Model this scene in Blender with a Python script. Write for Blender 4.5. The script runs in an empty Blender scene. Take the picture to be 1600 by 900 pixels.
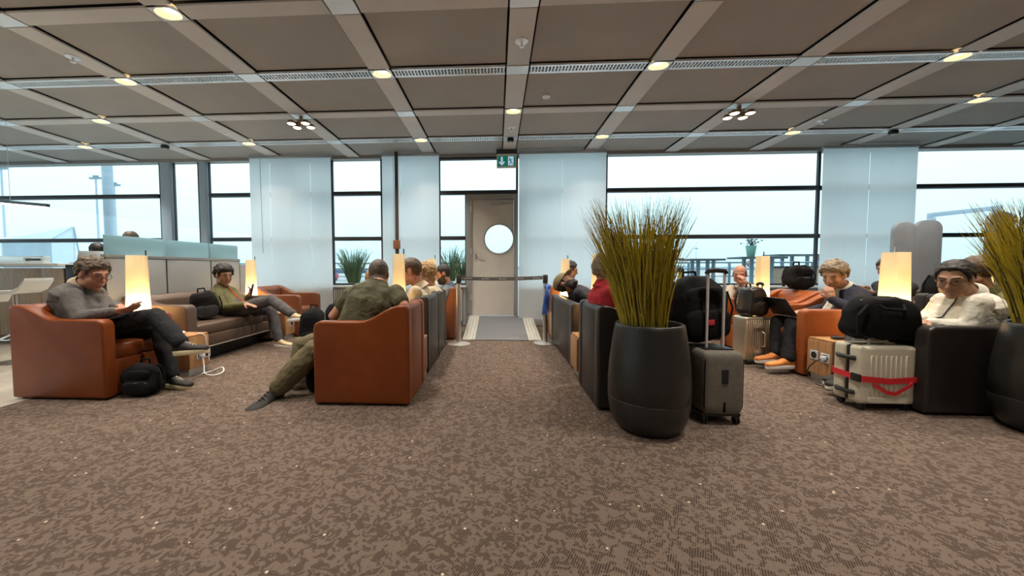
import bpy, bmesh, math, random
from mathutils import Vector, Matrix, noise
random.seed(7)
PI = math.pi
sc = bpy.context.scene
COL = sc.collection
V = Vector

# ------------------------------------------------------------------ camera
CF, CX, CY = 568.78, 747.38, 445.1            # focal length and principal point for a 1600 x 900 frame
YAW, PIT, ROL, CAMZ = -0.0516, -0.04469, -0.0019, 1.1
_c, _s = math.cos, math.sin
FWD = V((_s(YAW)*_c(PIT), _c(YAW)*_c(PIT), _s(PIT)))
_r = V((_c(YAW), -_s(YAW), 0)); _u = _r.cross(FWD)
RGT = _r*_c(ROL) + _u*_s(ROL); UPV = -_r*_s(ROL) + _u*_c(ROL)
cam_d = bpy.data.cameras.new('camera'); cam = bpy.data.objects.new('camera', cam_d); COL.objects.link(cam)
m3 = Matrix((RGT, UPV, -FWD)).transposed()
cam.matrix_world = Matrix.Translation((0, 0, CAMZ)) @ m3.to_4x4()
cam_d.sensor_width = 36; cam_d.lens = CF/1600*36
cam_d.shift_x = (800-CX)/1600; cam_d.shift_y = (CY-450)/1600
cam_d.clip_start = 0.05; cam_d.clip_end = 2000
sc.camera = cam
def at(px, py, Y):                              # surveyed point: a sight line met at depth Y
    d = RGT*((px-CX)/CF) - UPV*((py-CY)/CF) + FWD
    return V((0, 0, CAMZ)) + d*(Y/d.y)

# ------------------------------------------------------------------ sky, lights, exposure
sc.view_settings.view_transform = 'Standard'; sc.view_settings.look = 'None'
sc.view_settings.exposure = 0.25; sc.view_settings.gamma = 1.0
sc.view_settings.use_curve_mapping = False
wd = bpy.data.worlds.new('overcast_sky'); sc.world = wd; wd.use_nodes = True
nt = wd.node_tree; nt.nodes.clear()
wo = nt.nodes.new('ShaderNodeOutputWorld'); wb = nt.nodes.new('ShaderNodeBackground')
tc = nt.nodes.new('ShaderNodeTexCoord'); sx = nt.nodes.new('ShaderNodeSeparateXYZ'); cr = nt.nodes.new('ShaderNodeValToRGB')
nt.links.new(tc.outputs['Generated'], sx.inputs[0]); nt.links.new(sx.outputs['Z'], cr.inputs[0])
nt.links.new(cr.outputs[0], wb.inputs['Color']); nt.links.new(wb.outputs[0], wo.inputs[0])
e = cr.color_ramp.elements
e[0].position = 0.0; e[0].color = (.50, .77, .86, 1)
e[1].position = .40; e[1].color = (.84, .98, 1, 1)
e.new(.12).color = (.62, .88, .95, 1); e.new(1.0).color = (.95, 1, 1, 1)
wb.inputs['Strength'].default_value = 1.42
DOWNLIGHT_W = 18.0
LAMP_W = 8.0

# ------------------------------------------------------------------ materials
MATS = {}
def mat(name, col=(.5, .5, .5), rough=.5, metal=0.0, spec=.5, var=0.0, vscale=8.0, bump=0.0, bscale=60.0, sheen=0.0, alpha=None, emit=None, estr=0.0, coat=0.0):
    if name in MATS: return MATS[name]
    m = bpy.data.materials.new(name); m.use_nodes = True; MATS[name] = m
    n = m.node_tree.nodes; l = m.node_tree.links; b = n['Principled BSDF']
    b.inputs['Base Color'].default_value = (*col, 1); b.inputs['Roughness'].default_value = rough
    b.inputs['Metallic'].default_value = metal; b.inputs['Specular IOR Level'].default_value = spec
    if sheen: b.inputs['Sheen Weight'].default_value = sheen; b.inputs['Sheen Roughness'].default_value = .4
    if coat: b.inputs['Coat Weight'].default_value = coat; b.inputs['Coat Roughness'].default_value = .25
    if emit: b.inputs['Emission Color'].default_value = (*emit, 1); b.inputs['Emission Strength'].default_value = estr
    t = n.new('ShaderNodeTexCoord')
    if var:
        nz = n.new('ShaderNodeTexNoise'); nz.inputs['Scale'].default_value = vscale; nz.inputs['Detail'].default_value = 4
        l.new(t.outputs['Object'], nz.inputs['Vector'])
        r = n.new('ShaderNodeValToRGB')
        r.color_ramp.elements[0].position = .3; r.color_ramp.elements[1].position = .7
        r.color_ramp.elements[0].color = (*[c*(1-var) for c in col], 1); r.color_ramp.elements[1].color = (*[min(1, c*(1+var)) for c in col], 1)
        l.new(nz.outputs['Fac'], r.inputs[0]); l.new(r.outputs[0], b.inputs['Base Color'])
    if bump:
        nb = n.new('ShaderNodeTexNoise'); nb.inputs['Scale'].default_value = bscale; nb.inputs['Detail'].default_value = 3
        l.new(t.outputs['Object'], nb.inputs['Vector'])
        bp = n.new('ShaderNodeBump'); bp.inputs['Strength'].default_value = bump; bp.inputs['Distance'].default_value = .004
        l.new(nb.outputs['Fac'], bp.inputs['Height']); l.new(bp.outputs[0], b.inputs['Normal'])
    return m
def wood(name, c1, c2, scale=3.0, axis=(1, 1, 8), rough=.4):
    if name in MATS: return MATS[name]
    m = mat(name, c1, rough); n = m.node_tree.nodes; l = m.node_tree.links
    t = n.new('ShaderNodeTexCoord'); mp = n.new('ShaderNodeMapping'); mp.inputs['Scale'].default_value = axis
    nz = n.new('ShaderNodeTexNoise'); nz.inputs['Scale'].default_value = scale; nz.inputs['Detail'].default_value = 6; nz.inputs['Distortion'].default_value = 1.2
    r = n.new('ShaderNodeValToRGB'); r.color_ramp.elements[0].position = .32; r.color_ramp.elements[1].position = .7
    r.color_ramp.elements[0].color = (*c1, 1); r.color_ramp.elements[1].color = (*c2, 1)
    l.new(t.outputs['Object'], mp.inputs[0]); l.new(mp.outputs[0], nz.inputs['Vector']); l.new(nz.outputs['Fac'], r.inputs[0]); l.new(r.outputs[0], n['Principled BSDF'].inputs['Base Color'])
    return m
def glass(name, tint=(.97, 1, 1), refl=.05):
    if name in MATS: return MATS[name]
    m = bpy.data.materials.new(name); m.use_nodes = True; MATS[name] = m
    n = m.node_tree.nodes; l = m.node_tree.links; n.clear()
    o = n.new('ShaderNodeOutputMaterial'); mx = n.new('ShaderNodeMixShader'); tr = n.new('ShaderNodeBsdfTransparent'); g = n.new('ShaderNodeBsdfGlossy')
    tr.inputs[0].default_value = (*tint, 1); g.inputs['Roughness'].default_value = .02; mx.inputs[0].default_value = refl
    l.new(tr.outputs[0], mx.inputs[1]); l.new(g.outputs[0], mx.inputs[2]); l.new(mx.outputs[0], o.inputs[0])
    return m
def translucent(name, col, tcol, fac):
    if name in MATS: return MATS[name]
    m = bpy.data.materials.new(name); m.use_nodes = True; MATS[name] = m
    n = m.node_tree.nodes; l = m.node_tree.links; n.clear()
    o = n.new('ShaderNodeOutputMaterial'); mx = n.new('ShaderNodeMixShader'); d = n.new('ShaderNodeBsdfDiffuse'); t = n.new('ShaderNodeBsdfTranslucent')
    d.inputs[0].default_value = (*col, 1); t.inputs[0].default_value = (*tcol, 1); mx.inputs[0].default_value = fac
    l.new(d.outputs[0], mx.inputs[1]); l.new(t.outputs[0], mx.inputs[2]); l.new(mx.outputs[0], o.inputs[0])
    return m
def carpet_mat():
    m = mat('carpet', (.2, .15, .12), .95, spec=.15); n = m.node_tree.nodes; l = m.node_tree.links; b = n['Principled BSDF']
    t = n.new('ShaderNodeTexCoord')
    nz = n.new('ShaderNodeTexNoise'); nz.inputs['Scale'].default_value = 25; nz.inputs['Detail'].default_value = 3; nz.inputs['Distortion'].default_value = 1.42
    l.new(t.outputs['Object'], nz.inputs['Vector'])
    r = n.new('ShaderNodeValToRGB'); r.color_ramp.elements[0].position = .47; r.color_ramp.elements[1].position = .52
    l.new(nz.outputs['Fac'], r.inputs[0])
    mp = n.new('ShaderNodeMapping'); mp.inputs['Rotation'].default_value = (0, 0, .5)
    w = n.new('ShaderNodeTexWave'); w.inputs['Scale'].default_value = 36; w.inputs['Distortion'].default_value = .3
    l.new(t.outputs['Object'], mp.inputs[0]); l.new(mp.outputs[0], w.inputs['Vector'])
    hat = n.new('ShaderNodeMix'); hat.data_type = 'RGBA'
    hat.inputs['A'].default_value = (.040, .026, .019, 1); hat.inputs['B'].default_value = (.145, .106, .082, 1)
    l.new(w.outputs['Fac'], hat.inputs['Factor'])
    mx = n.new('ShaderNodeMix'); mx.data_type = 'RGBA'; mx.inputs['B'].default_value = (.165, .122, .096, 1)
    l.new(r.outputs[0], mx.inputs['Factor']); l.new(hat.outputs['Result'], mx.inputs['A'])
    vo = n.new('ShaderNodeTexVoronoi'); vo.inputs['Scale'].default_value = 10; l.new(t.outputs['Object'], vo.inputs['Vector'])
    lt = n.new('ShaderNodeMath'); lt.operation = 'LESS_THAN'; lt.inputs[1].default_value = .062; l.new(vo.outputs['Distance'], lt.inputs[0])
    sp = n.new('ShaderNodeMix'); sp.data_type = 'RGBA'; sp.inputs['B'].default_value = (.62, .50, .40, 1)
    l.new(lt.outputs[0], sp.inputs['Factor']); l.new(mx.outputs['Result'], sp.inputs['A'])
    l.new(sp.outputs['Result'], b.inputs['Base Color'])
    nb = n.new('ShaderNodeTexNoise'); nb.inputs['Scale'].default_value = 350; l.new(t.outputs['Object'], nb.inputs['Vector'])
    bp = n.new('ShaderNodeBump'); bp.inputs['Strength'].default_value = .5; bp.inputs['Distance'].default_value = .003
    l.new(nb.outputs['Fac'], bp.inputs['Height']); l.new(bp.outputs[0], b.inputs['Normal'])
    return m

# ------------------------------------------------------------------ mesh builder
class MB:
    def __init__(s): s.v = []; s.f = []
    def add(s, vs, fs):
        o = len(s.v); s.v += [V(p) for p in vs]; s.f += [[i+o for i in f] for f in fs]; return s
    def box(s, x0, x1, y0, y1, z0, z1, M=None):
        vs = [V((x, y, z)) for x in (x0, x1) for y in (y0, y1) for z in (z0, z1)]
        if M: vs = [M @ p for p in vs]
        return s.add(vs, [(0, 1, 3, 2), (4, 6, 7, 5), (0, 4, 5, 1), (2, 3, 7, 6), (0, 2, 6, 4), (1, 5, 7, 3)])
    def rings(s, rr, cap=True, close=True):
        o = len(s.v); k = len(rr[0])
        for r in rr: s.v += [V(p) for p in r]
        for i in range(len(rr)-1):
            for j in range(k if close else k-1):
                a, b = o+i*k+j, o+i*k+(j+1) % k
                s.f.append([a, b, b+k, a+k])
        if cap:
            s.f.append([o+j for j in range(k)][::-1]); s.f.append([o+(len(rr)-1)*k+j for j in range(k)])
        return s
    def tube(s, pts, r, seg=8, cap=True):
        pts = [V(p) for p in pts]; n = len(pts); rr = []; prev = None
        for i, p in enumerate(pts):
            t = (pts[min(i+1, n-1)]-pts[max(i-1, 0)])
            if t.length < 1e-9: t = V((0, 0, 1))
            t.normalize()
            if prev is None: a = t.orthogonal().normalized()
            else:
                a = prev - t*prev.dot(t)
                a = a.normalized() if a.length > 1e-6 else t.orthogonal().normalized()
            prev = a; b = t.cross(a); q = r[i] if isinstance(r, (list, tuple)) else r
            rr.append([p + (a*math.cos(2*PI*k/seg)+b*math.sin(2*PI*k/seg))*q for k in range(seg)])
        return s.rings(rr, cap)
    def cap(s, p0, r0, p1, r1, seg=14):
        """tapered capsule"""
        p0, p1 = V(p0), V(p1); d = p1-p0; L = d.length
        t = d/L if L > 1e-6 else V((0, 0, 1)); a = t.orthogonal().normalized(); b = t.cross(a); rr = []
        prof = []
        for k in range(1, 5): th = PI/2*k/4; prof.append((-math.cos(th)*r0, math.sin(th)*r0))
        for k in range(0, 4): th = PI/2*k/4; prof.append((L+math.sin(th)*r1, math.cos(th)*r1))
        for h, q in prof: rr.append([p0+t*h+(a*math.cos(2*PI*k/seg)+b*math.sin(2*PI*k/seg))*q for k in range(seg)])
        return s.rings(rr)
    def ell(s, c, ax, nu=16, nv=10):
        """ellipsoid: ax = three axis vectors"""
        c = V(c); A, B, C = [V(a) for a in ax]; rr = []
        for i in range(1, nv):
            th = PI*i/nv
            rr.append([c + C*(-math.cos(th)) + (A*math.cos(2*PI*k/nu)+B*math.sin(2*PI*k/nu))*math.sin(th) for k in range(nu)])
        return s.rings(rr)
    def lathe(s, prof, c=(0, 0, 0), seg=24, cap=True):
        c = V(c)
        return s.rings([[c+V((r*math.cos(2*PI*k/seg), r*math.sin(2*PI*k/seg), z)) for k in range(seg)] for r, z in prof], cap)
    def prism(s, poly, d0, d1, plane='xz'):
        def P(a, b, d): return {'xz': V((a, d, b)), 'xy': V((a, b, d)), 'yz': V((d, a, b))}[plane]
        return s.rings([[P(a, b, d0) for a, b in poly], [P(a, b, d1) for a, b in poly]])
    def xf(s, M): s.v = [M @ p for p in s.v]; return s
    def mesh(s, name, bevel=0, seg=2, smooth=True, ang=40):
        me = bpy.data.meshes.new(name); me.from_pydata([tuple(p) for p in s.v], [], s.f)
        bm = bmesh.new(); bm.from_mesh(me); bmesh.ops.recalc_face_normals(bm, faces=bm.faces)
        if bevel:
            ed = [x for x in bm.edges if len(x.link_faces) == 2 and x.calc_face_angle(0) > math.radians(35)]
            bmesh.ops.bevel(bm, geom=ed, offset=bevel, segments=seg, profile=.6, affect='EDGES', clamp_overlap=True)
        bm.to_mesh(me); bm.free()
        if smooth:
            me.shade_smooth()
            if ang: me.set_sharp_from_angle(angle=math.radians(ang))
        return me
    def build(s, name, m, parent=None, bevel=0, seg=2, smooth=True, ang=40, loc=None, kind=None):
        o = bpy.data.objects.new(name, s.mesh(name, bevel, seg, smooth, ang)); COL.objects.link(o)
        o.data.materials.append(m)
        if parent: o.parent = parent
        if loc is not None: o.location = loc
        if kind: o['kind'] = kind
        return o
def inst(name, me, m=None, parent=None, loc=(0, 0, 0), rz=0, sc_=None, kind=None):
    o = bpy.data.objects.new(name, me); COL.objects.link(o)
    if m and not me.materials: me.materials.append(m)
    o.parent = parent; o.location = loc; o.rotation_euler = (0, 0, rz)
    if sc_: o.scale = sc_
    if kind: o['kind'] = kind
    return o
def tag(o, label, cat, group=None):
    o['label'] = label; o['category'] = cat
    if group: o['group'] = group
    return o
def thing(name, label, cat, loc=(0, 0, 0), rz=0, group=None):
    o = bpy.data.objects.new(name, None); COL.objects.link(o); o.empty_display_size = .1
    o.location = loc; o.rotation_euler = (0, 0, rz)
    return tag(o, label, cat, group)
def struct(o): o['kind'] = 'structure'; return o
def sempty(name, loc=(0, 0, 0)):
    o = bpy.data.objects.new(name, None); COL.objects.link(o); o.location = loc; o['kind'] = 'structure'; return o
def rrect(w, h, r, n=5, c=(0, 0)):
    out = []
    for sx_, sy_, a0 in ((1, 1, 0), (-1, 1, 90), (-1, -1, 180), (1, -1, 270)):
        for k in range(n+1):
            a = math.radians(a0+90*k/n); out.append((c[0]+sx_*(w/2-r)+r*math.cos(a), c[1]+sy_*(h/2-r)+r*math.sin(a)))
    return out
def superbox(mb, c, hx, hy, hz, p=4.0, nu=28, nv=16, M=None, taper=0.0):
    rr = []
    def sg(v, q): return math.copysign(abs(v)**q, v)
    q = 2/p
    for i in range(nv+1):
        th = -PI/2 + PI*(i+.02)/(nv+.04)
        ring = []
        for k in range(nu):
            ph = 2*PI*k/nu
            z = sg(math.sin(th), q); f = 1-taper*(z+1)/2
            pt = V((hx*f*sg(math.cos(th), q)*sg(math.cos(ph), q), hy*f*sg(math.cos(th), q)*sg(math.sin(ph), q), hz*z))
            pt = (M @ pt) if M else pt
            ring.append(pt+V(c))
        rr.append(ring)
    return mb.rings(rr)
# ================================================================== SETTING
CEIL = 3.26; WY = 7.0
COLX = lambda i: 0.221+1.5*i
ROWY = [3.042+1.0439*k for k in range(-1, 4)]       # cross strips (plain / perforated in turn)
M_dframe = mat('door_frame_paint', (.30, .30, .285), .45)
M_frame = mat('dark_frame', (.035, .038, .045), .45)
M_alu = mat('aluminium', (.55, .58, .60), .35, metal=.8)
M_white = mat('white_paint', (.80, .82, .82), .5)
M_black = mat('black_plastic', (.012, .012, .013), .45)
M_void = mat('ceiling_void', (.01, .01, .01), .9)
M_steel = mat('brushed_steel', (.74, .72, .68), .30, metal=.75)
M_glass = glass('window_glass')
M_oak = wood('oak', (.36, .18, .075), (.52, .30, .14), 4, (6, 6, 1))
M_oakside = wood('oak_edge', (.20, .085, .035), (.28, .13, .06), 4, (6, 6, 1))
# ---- floors
o = struct(MB().box(-3.97, 13, -8, WY+.2, -.05, 0).build('floor', carpet_mat(), smooth=False))
fl = struct(MB().box(-13, -3.97, -8, WY+.2, -.05, -.012).build('floor_stone', mat('stone_joint', (.25, .22, .19), .6), smooth=False))
tile = MB().box(-.597, .597, -.597, .597, -.012, 0).mesh('tile', .002, 1)
tm = mat('polished_stone', (.56, .50, .42), .16, var=.12, vscale=2.5)
for ix in range(7):
    for iy in range(9): inst('tile', tile, tm, fl, (-4.57-1.2*ix, 6.3-1.2*iy, 0))
# ---- ceiling: dark void slab, recessed panels, proud strips, perforated strips, node plates
ce = struct(MB().box(-13, 13, -8, WY+.15, CEIL+.09, CEIL+.25).build('ceiling', M_void, smooth=False))
M_pan = mat('ceiling_panel', (.41, .40, .38), .85, var=.06, vscale=1.6, bump=.25, bscale=220)
M_strip = mat('ceiling_strip', (.68, .67, .65), .55, var=.04, vscale=2)
M_plate = mat('node_plate', (.93, .95, .97), .30, metal=.55)
pan = MB().box(-.617, .617, -.425, .425, CEIL+.028, CEIL+.05).mesh('panel', .004, 1)
lstrip = MB().box(-.115, .115, -.423, .423, CEIL, CEIL+.02).mesh('strip', .003, 1)
cstrip = MB().box(-.617, .617, -.082, .082, CEIL, CEIL+.02).mesh('cross_strip', .003, 1)
plate = MB().box(-.118, .118, -.085, .085, CEIL-.003, CEIL+.02).mesh('node_plate', .003, 1)
g = MB().box(-.617, .617, -.082, -.052, CEIL, CEIL+.02).box(-.617, .617, .045, .082, CEIL, CEIL+.02).box(-.617, .617, -.005, .002, CEIL+.001, CEIL+.015)
for k in range(34):
    x = -.6+k*1.2/33; g.box(x-.0085, x+.0085, -.052, .045, CEIL+.001, CEIL+.015)
grille = g.mesh('grille', smooth=False)
ncol = range(-8, 8)
for i in ncol:
    for r, y in enumerate(ROWY):
        x = COLX(i)
        inst('panel', pan, M_pan, ce, (x+.75, y+.522, 0))
        inst('strip', lstrip, M_strip, ce, (x, y+.522, 0))
        if r % 2 == 0: inst('grille', grille, M_plate, ce, (x+.75, y, 0))
        else: inst('cross_strip', cstrip, M_strip, ce, (x+.75, y, 0))
# the part of the ceiling behind the camera carries on with the same panels, joined
g = MB(); gs = MB()
for i in ncol:
    for k in range(-11, -1):
        y = 3.042+1.0439*k; x = COLX(i)
        g.box(x+.133, x+1.367, y+.097, y+.947, CEIL+.028, CEIL+.05)
        gs.box(x-.115, x+.115, y+.099, y+.945, CEIL, CEIL+.02); gs.box(x+.133, x+1.367, y-.082, y+.082, CEIL, CEIL+.02); gs.box(x-.118, x+.118, y-.085, y+.085, CEIL, CEIL+.02)
g.build('panel', M_pan, ce, smooth=False, kind='stuff'); gs.build('strip', M_strip, ce, smooth=False, kind='stuff')
# ---- downlights, pendant spots, sprinklers, detectors
M_refl = mat('lamp_reflector', (.9, .8, .6), .25, metal=.3, emit=(1, .70, .34), estr=.75)
M_bulb = mat('lamp_glow', (1, .9, .7), .4, emit=(1, .84, .58), estr=5)
dl_plate = MB().rings([[V((x, y, CEIL-.003)) for x, y in rrect(.236, .17, .003, 5)], [V((x, y, CEIL-.003)) for x, y in rrect(.20, .150, .0749, 5)], [V((x, y, CEIL+.02)) for x, y in rrect(.196, .146, .0729, 5)]], cap=False).mesh('trim_plate', smooth=False)
def ring(w, h, r, z): return [V((x, y, z)) for x, y in rrect(w, h, r, 5)]
dl_refl = MB().rings([ring(.2, .15, .0749, CEIL-.002), ring(.17, .125, .0624, CEIL+.03), ring(.11, .08, .0399, CEIL+.07), ring(.02, .02, .0099, CEIL+.072)], cap=False).mesh('reflector')
dl_bulb = MB().cap((-.025, 0, CEIL+.035), .016, (.025, 0, CEIL+.035), .016, 10).mesh('bulb')
ld = bpy.data.lights.new('downlight_beam', 'AREA'); ld.shape = 'DISK'; ld.size = .16; ld.energy = DOWNLIGHT_W; ld.color = (1, .91, .80); ld.spread = math.radians(105)
LIT = {(1, -3), (1, -1), (1, 1), (1, 3), (0, -2), (0, 2), (2, 0), (2, -4), (2, 4), (3, -5), (3, -3), (3, -1), (3, 1), (3, 3), (-1, -3), (-1, -1), (-1, 1), (-1, 3)}  # the back row is out of view, added to light the room
PEND = {(2, -2), (2, 2)}
ROWN = {-1: 'back', 0: 'nearest', 1: 'first perforated', 2: 'plain middle', 3: 'far perforated'}
def side(i): return 'over the aisle' if i == 0 else ('%s column %s of the aisle' % (['', 'first', 'second', 'third', 'fourth', 'fifth', 'sixth', 'seventh', 'eighth'][abs(i)], 'left' if i < 0 else 'right'))
def downlight(x, y, lab):
    t = thing('ceiling_downlight', lab, 'downlight', (x, y, 0), 0, 'recessed downlights in the ceiling grid')
    inst('trim_plate', dl_plate, M_plate, t); inst('reflector', dl_refl, M_refl, t); inst('bulb', dl_bulb, M_bulb, t)
    lo = bpy.data.objects.new('beam', ld); COL.objects.link(lo); lo.location = (x, y, CEIL-.012)
for i in ncol:
    for r, y in enumerate(ROWY):
        r -= 1; x = COLX(i)
        if (r, i) in LIT: downlight(x, y, 'warm recessed downlight in %s ceiling strip, %s' % (ROWN[r], side(i)))
        else: inst('node_plate', plate, M_plate, ce, (x, y, 0))
for i in range(-7, 8, 2):  # unseen downlights continuing the grid, added because the room needs their light
    for k in (-3, -5, -7, -9):
        downlight(COLX(i), 3.042+1.0439*k, 'added warm recessed downlight in the unseen ceiling behind the viewer')
M_brass = mat('bronze_metal', (.30, .21, .12), .4, metal=.8)
M_spot = mat('spot_glow', (1, .9, .75), .4, emit=(1, .80, .55), estr=6)
for (r, i), lab in (((2, -2), 'cluster of four glowing spotlights on ceiling left of the aisle'), ((2, 2), 'cluster of four glowing spotlights on ceiling right of the aisle')):
    x, y = COLX(i), ROWY[r+1]
    t = thing('spotlight_cluster', lab, 'spotlight', (x, y, CEIL))
    MB().box(-.02, .02, -.02, .02, -.13, 0).build('stem', M_brass, t, .004)
    MB().box(-.13, .13, -.012, .012, -.10, -.075).box(-.012, .012, -.1, .1, -.10, -.075).build('cross_arm', M_brass, t, .004)
    for sx_, sy_ in ((-1, -1), (1, -1), (-1, 1), (1, 1)):
        c = V((sx_*.10, sy_*.075, -.13))
        h = MB().lathe([(.02, .05), (.035, .045), (.06, .012), (.062, 0), (.056, 0), (.05, .01)], c, 18).build('lamp_head', M_brass, t)
        MB().lathe([(.054, .003), (.04, -.006), (.01, -.01)], c, 18).build('lens', M_spot, h)
    pl = bpy.data.lights.new('spot_beam', 'AREA'); pl.shape = 'DISK'; pl.size = .2; pl.energy = 30; pl.color = (1, .82, .6); pl.spread = math.radians(130)
    lo = bpy.data.objects.new('spot_beam', pl); COL.objects.link(lo); lo.location = (x, y, CEIL-.16)
disc = MB().lathe([(.062, 0), (.06, -.008), (.03, -.012), (.012, -.012), (.012, -.045), (.024, -.05), (.022, -.056), (.004, -.058)], (0, 0, 0), 18).mesh('sprinkler')
for px, py, w in ((114, 89, 'on the far left panel'), (815, 64, 'over the aisle near the viewer'), (353, 207, 'left of the left spotlight cluster'), (799, 199, 'over the aisle near the door'), (1285, 188, 'right of the right spotlight cluster')):
    d = RGT*((px-CX)/CF) - UPV*((py-CY)/CF) + FWD; p = V((0, 0, CAMZ)) + d*((CEIL-CAMZ)/d.z)
    tag(inst('sprinkler', disc, M_plate, None, (p.x, p.y, CEIL+.026 if px in (353,) else CEIL+.0)), 'small white ceiling sprinkler %s' % w, 'sprinkler', 'ceiling sprinklers')
p = V((.62, 4.75, CEIL+.028))
t = thing('smoke_detector', 'round white smoke detector on ceiling panel right of the aisle', 'smoke detector', p)
MB().lathe([(.05, 0), (.052, -.015), (.04, -.03), (.01, -.034)], (0, 0, 0), 20).build('housing', M_plate, t); MB().lathe([(.03, -.03), (.02, -.04), (.005, -.042)], (0, 0, 0), 16).build('sensor', M_white, t)
for i, w in ((-4, 'left of the aisle'), (0, 'above the door aisle'), (4, 'far right of the aisle')):
    t = thing('motion_sensor', 'small dark sensor under far perforated ceiling strip, %s' % w, 'sensor', (COLX(i), ROWY[4]-.02, CEIL-.003))
    superbox(MB(), (0, 0, -.03), .055, .045, .03, 4).build('housing', M_black, t); MB().lathe([(.03, -.055), (.022, -.068), (.005, -.07)], (0, 0, 0), 14).build('dome', M_alu, t)

# ---- window wall
fr = MB(); Y0, Y1 = WY+.04, WY+.14
def post(x0, x1, m='d'): fr.box(x0, x1, Y0, Y1, .1, CEIL+.1)
wallb = struct(MB().box(-13, -.60, WY+.03, WY+.3, -.05, .74).box(.42, 13, WY+.03, WY+.3, -.05, .74).build('wall_back', M_white, smooth=False))
trim = struct(MB().box(-13, -.60, WY-.10, WY+.2, .74, .775).box(.42, 13, WY-.10, WY+.2, .74, .775).build('trim_1', mat('pale_sill', (.62, .70, .74), .35), bevel=.004))
head = struct(MB().box(-13, 13, WY+.02, WY+.2, CEIL-.03, CEIL+.2).build('trim_2', M_dframe, smooth=False))
M_finlight = mat('pale_fin', (.42, .55, .68), .4)
def window(n, x0, x1, transoms, mull=(), top=CEIL-.03):
    w = sempty('window_%d' % n, ((x0+x1)/2, WY+.09, .78)); cx_, cz = (x0+x1)/2, .78
    f = MB().box(x0-cx_, x0-cx_+.022, -.025, .025, 0, top-cz).box(x1-cx_-.022, x1-cx_, -.025, .025, 0, top-cz).box(x0-cx_+.022, x1-cx_-.022, -.05, .05, 0, .035)
    f.build('window_frame', M_frame, w, .004)
    for z in transoms: MB().box(x0-cx_+.022, x1-cx_-.022, -.06, .06, z-.036-cz, z+.036-cz).build('transom', M_frame, w, .006)
    for x in mull: MB().box(x-cx_-.03, x-cx_+.03, -.05, .05, .035, CEIL-.03-cz).build('mullion', M_frame, w, .004)
    zs = [.78+.035]+[z for z in transoms]+[top]
    xs = [x0+.022]+list(mull)+[x1-.022]
    for a, b in zip(zs[:-1], zs[1:]):
        for c, d in zip(xs[:-1], xs[1:]): MB().box(c-cx_, d-cx_, -.006, .006, a-cz+(.03 if a in transoms else 0), b-cz-(.03 if b in transoms else 0)).build('pane', M_glass, w, smooth=False)
    return w
T2 = sorted((1.692, 2.572))
window(1, -12.9, -6.77, T2); window(2, -6.50, -5.96, ()); window(3, -5.76, -3.24, T2, (-4.05,)); window(4, -3.24, -2.25, T2); window(5, -2.25, -1.12, T2); window(6, -1.12, -.60, T2[:1], (), 2.525)
window(7, .42, 2.06, T2); window(8, 2.06, 5.90, T2); window(9, 5.90, 7.54, T2); window(10, 7.54, 12.9, T2)
for k, (a, b) in enumerate(((-6.74, -6.53), (-5.93, -5.79))):
    struct(MB().box(a, b, WY+.03, WY+.15, 0, CEIL).build('trim_%d' % (3+k), M_finlight, bevel=.01))
w = sempty('window_11', (-.36, WY+.09, 2.55))
MB().box(-.76, .76, -.05, .05, -.022, .05).box(-.76, .76, -.05, .05, .64, .68).box(-.76, -.738, -.025, .025, .05, .64).box(.72, .76, -.05, .05, .05, .64).build('window_frame', M_frame, w, .004)
MB().box(-.738, .72, -.006, .006, .05, .64).build('pane', M_glass, w, smooth=False)
struct(MB().box(-.60, .42, WY-.02, WY+.3, -.05, .17).build('trim_5', mat('door_sill', (.25, .25, .25), .6), bevel=.004))
# ---- door
M_door = mat('door_paint', (.60, .58, .53), .45, var=.06, vscale=3); M_dframe = mat('door_frame_paint', (.30, .30, .285), .45)
d = sempty('door_1', (-.10, WY+.06, .19))
fm = MB().box(-.50, -.40, -.06, .08, 0, 2.32).box(.42, .50, -.06, .08, 0, 2.32).box(-.40, .42, -.06, .08, 2.23, 2.32); fm.build('door_frame', M_dframe, d, .006)
leaf = MB(); R = .315; pc = (.135, 1.48); n = 40
outer = []
for k in range(n):
    a = 2*PI*k/n; c_, s_ = math.cos(a), math.sin(a)
    x0_, x1_, z0_, z1_ = -.395-pc[0], .415-pc[0], .005-pc[1], 2.225-pc[1]
    ts = [x1_/c_ if c_ > 1e-6 else (x0_/c_ if c_ < -1e-6 else 1e9), z1_/s_ if s_ > 1e-6 else (z0_/s_ if s_ < -1e-6 else 1e9)]
    outer.append((pc[0]+c_*min(ts), pc[1]+s_*min(ts)))
for cxn, czn in ((-.395, .005), (.415, .005), (-.395, 2.225), (.415, 2.225)):   # snap the nearest outline points to the leaf's corners
    j = min(range(n), key=lambda q: (outer[q][0]-cxn)**2+(outer[q][1]-czn)**2); outer[j] = (cxn, czn)
inner = [(pc[0]+R*.86*math.cos(2*PI*k/n), pc[1]+R*.86*math.sin(2*PI*k/n)) for k in range(n)]
leaf.rings([[V((x, -.02, z)) for x, z in outer], [V((x, -.02, z)) for x, z in inner], [V((x, .03, z)) for x, z in inner], [V((x, .03, z)) for x, z in outer], [V((x, -.02, z)) for x, z in outer]], cap=False)
lf = leaf.build('door_leaf', M_door, d, ang=30)
MB().rings([[V((pc[0]+q*math.cos(2*PI*k/n), yy, pc[1]+q*math.sin(2*PI*k/n))) for k in range(n)] for q, yy in ((R*.86, -.03), (R*.93, -.035), (R*.95, -.018), (R*.86, .03))], cap=False).build('porthole_ring', M_alu, lf)
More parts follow.
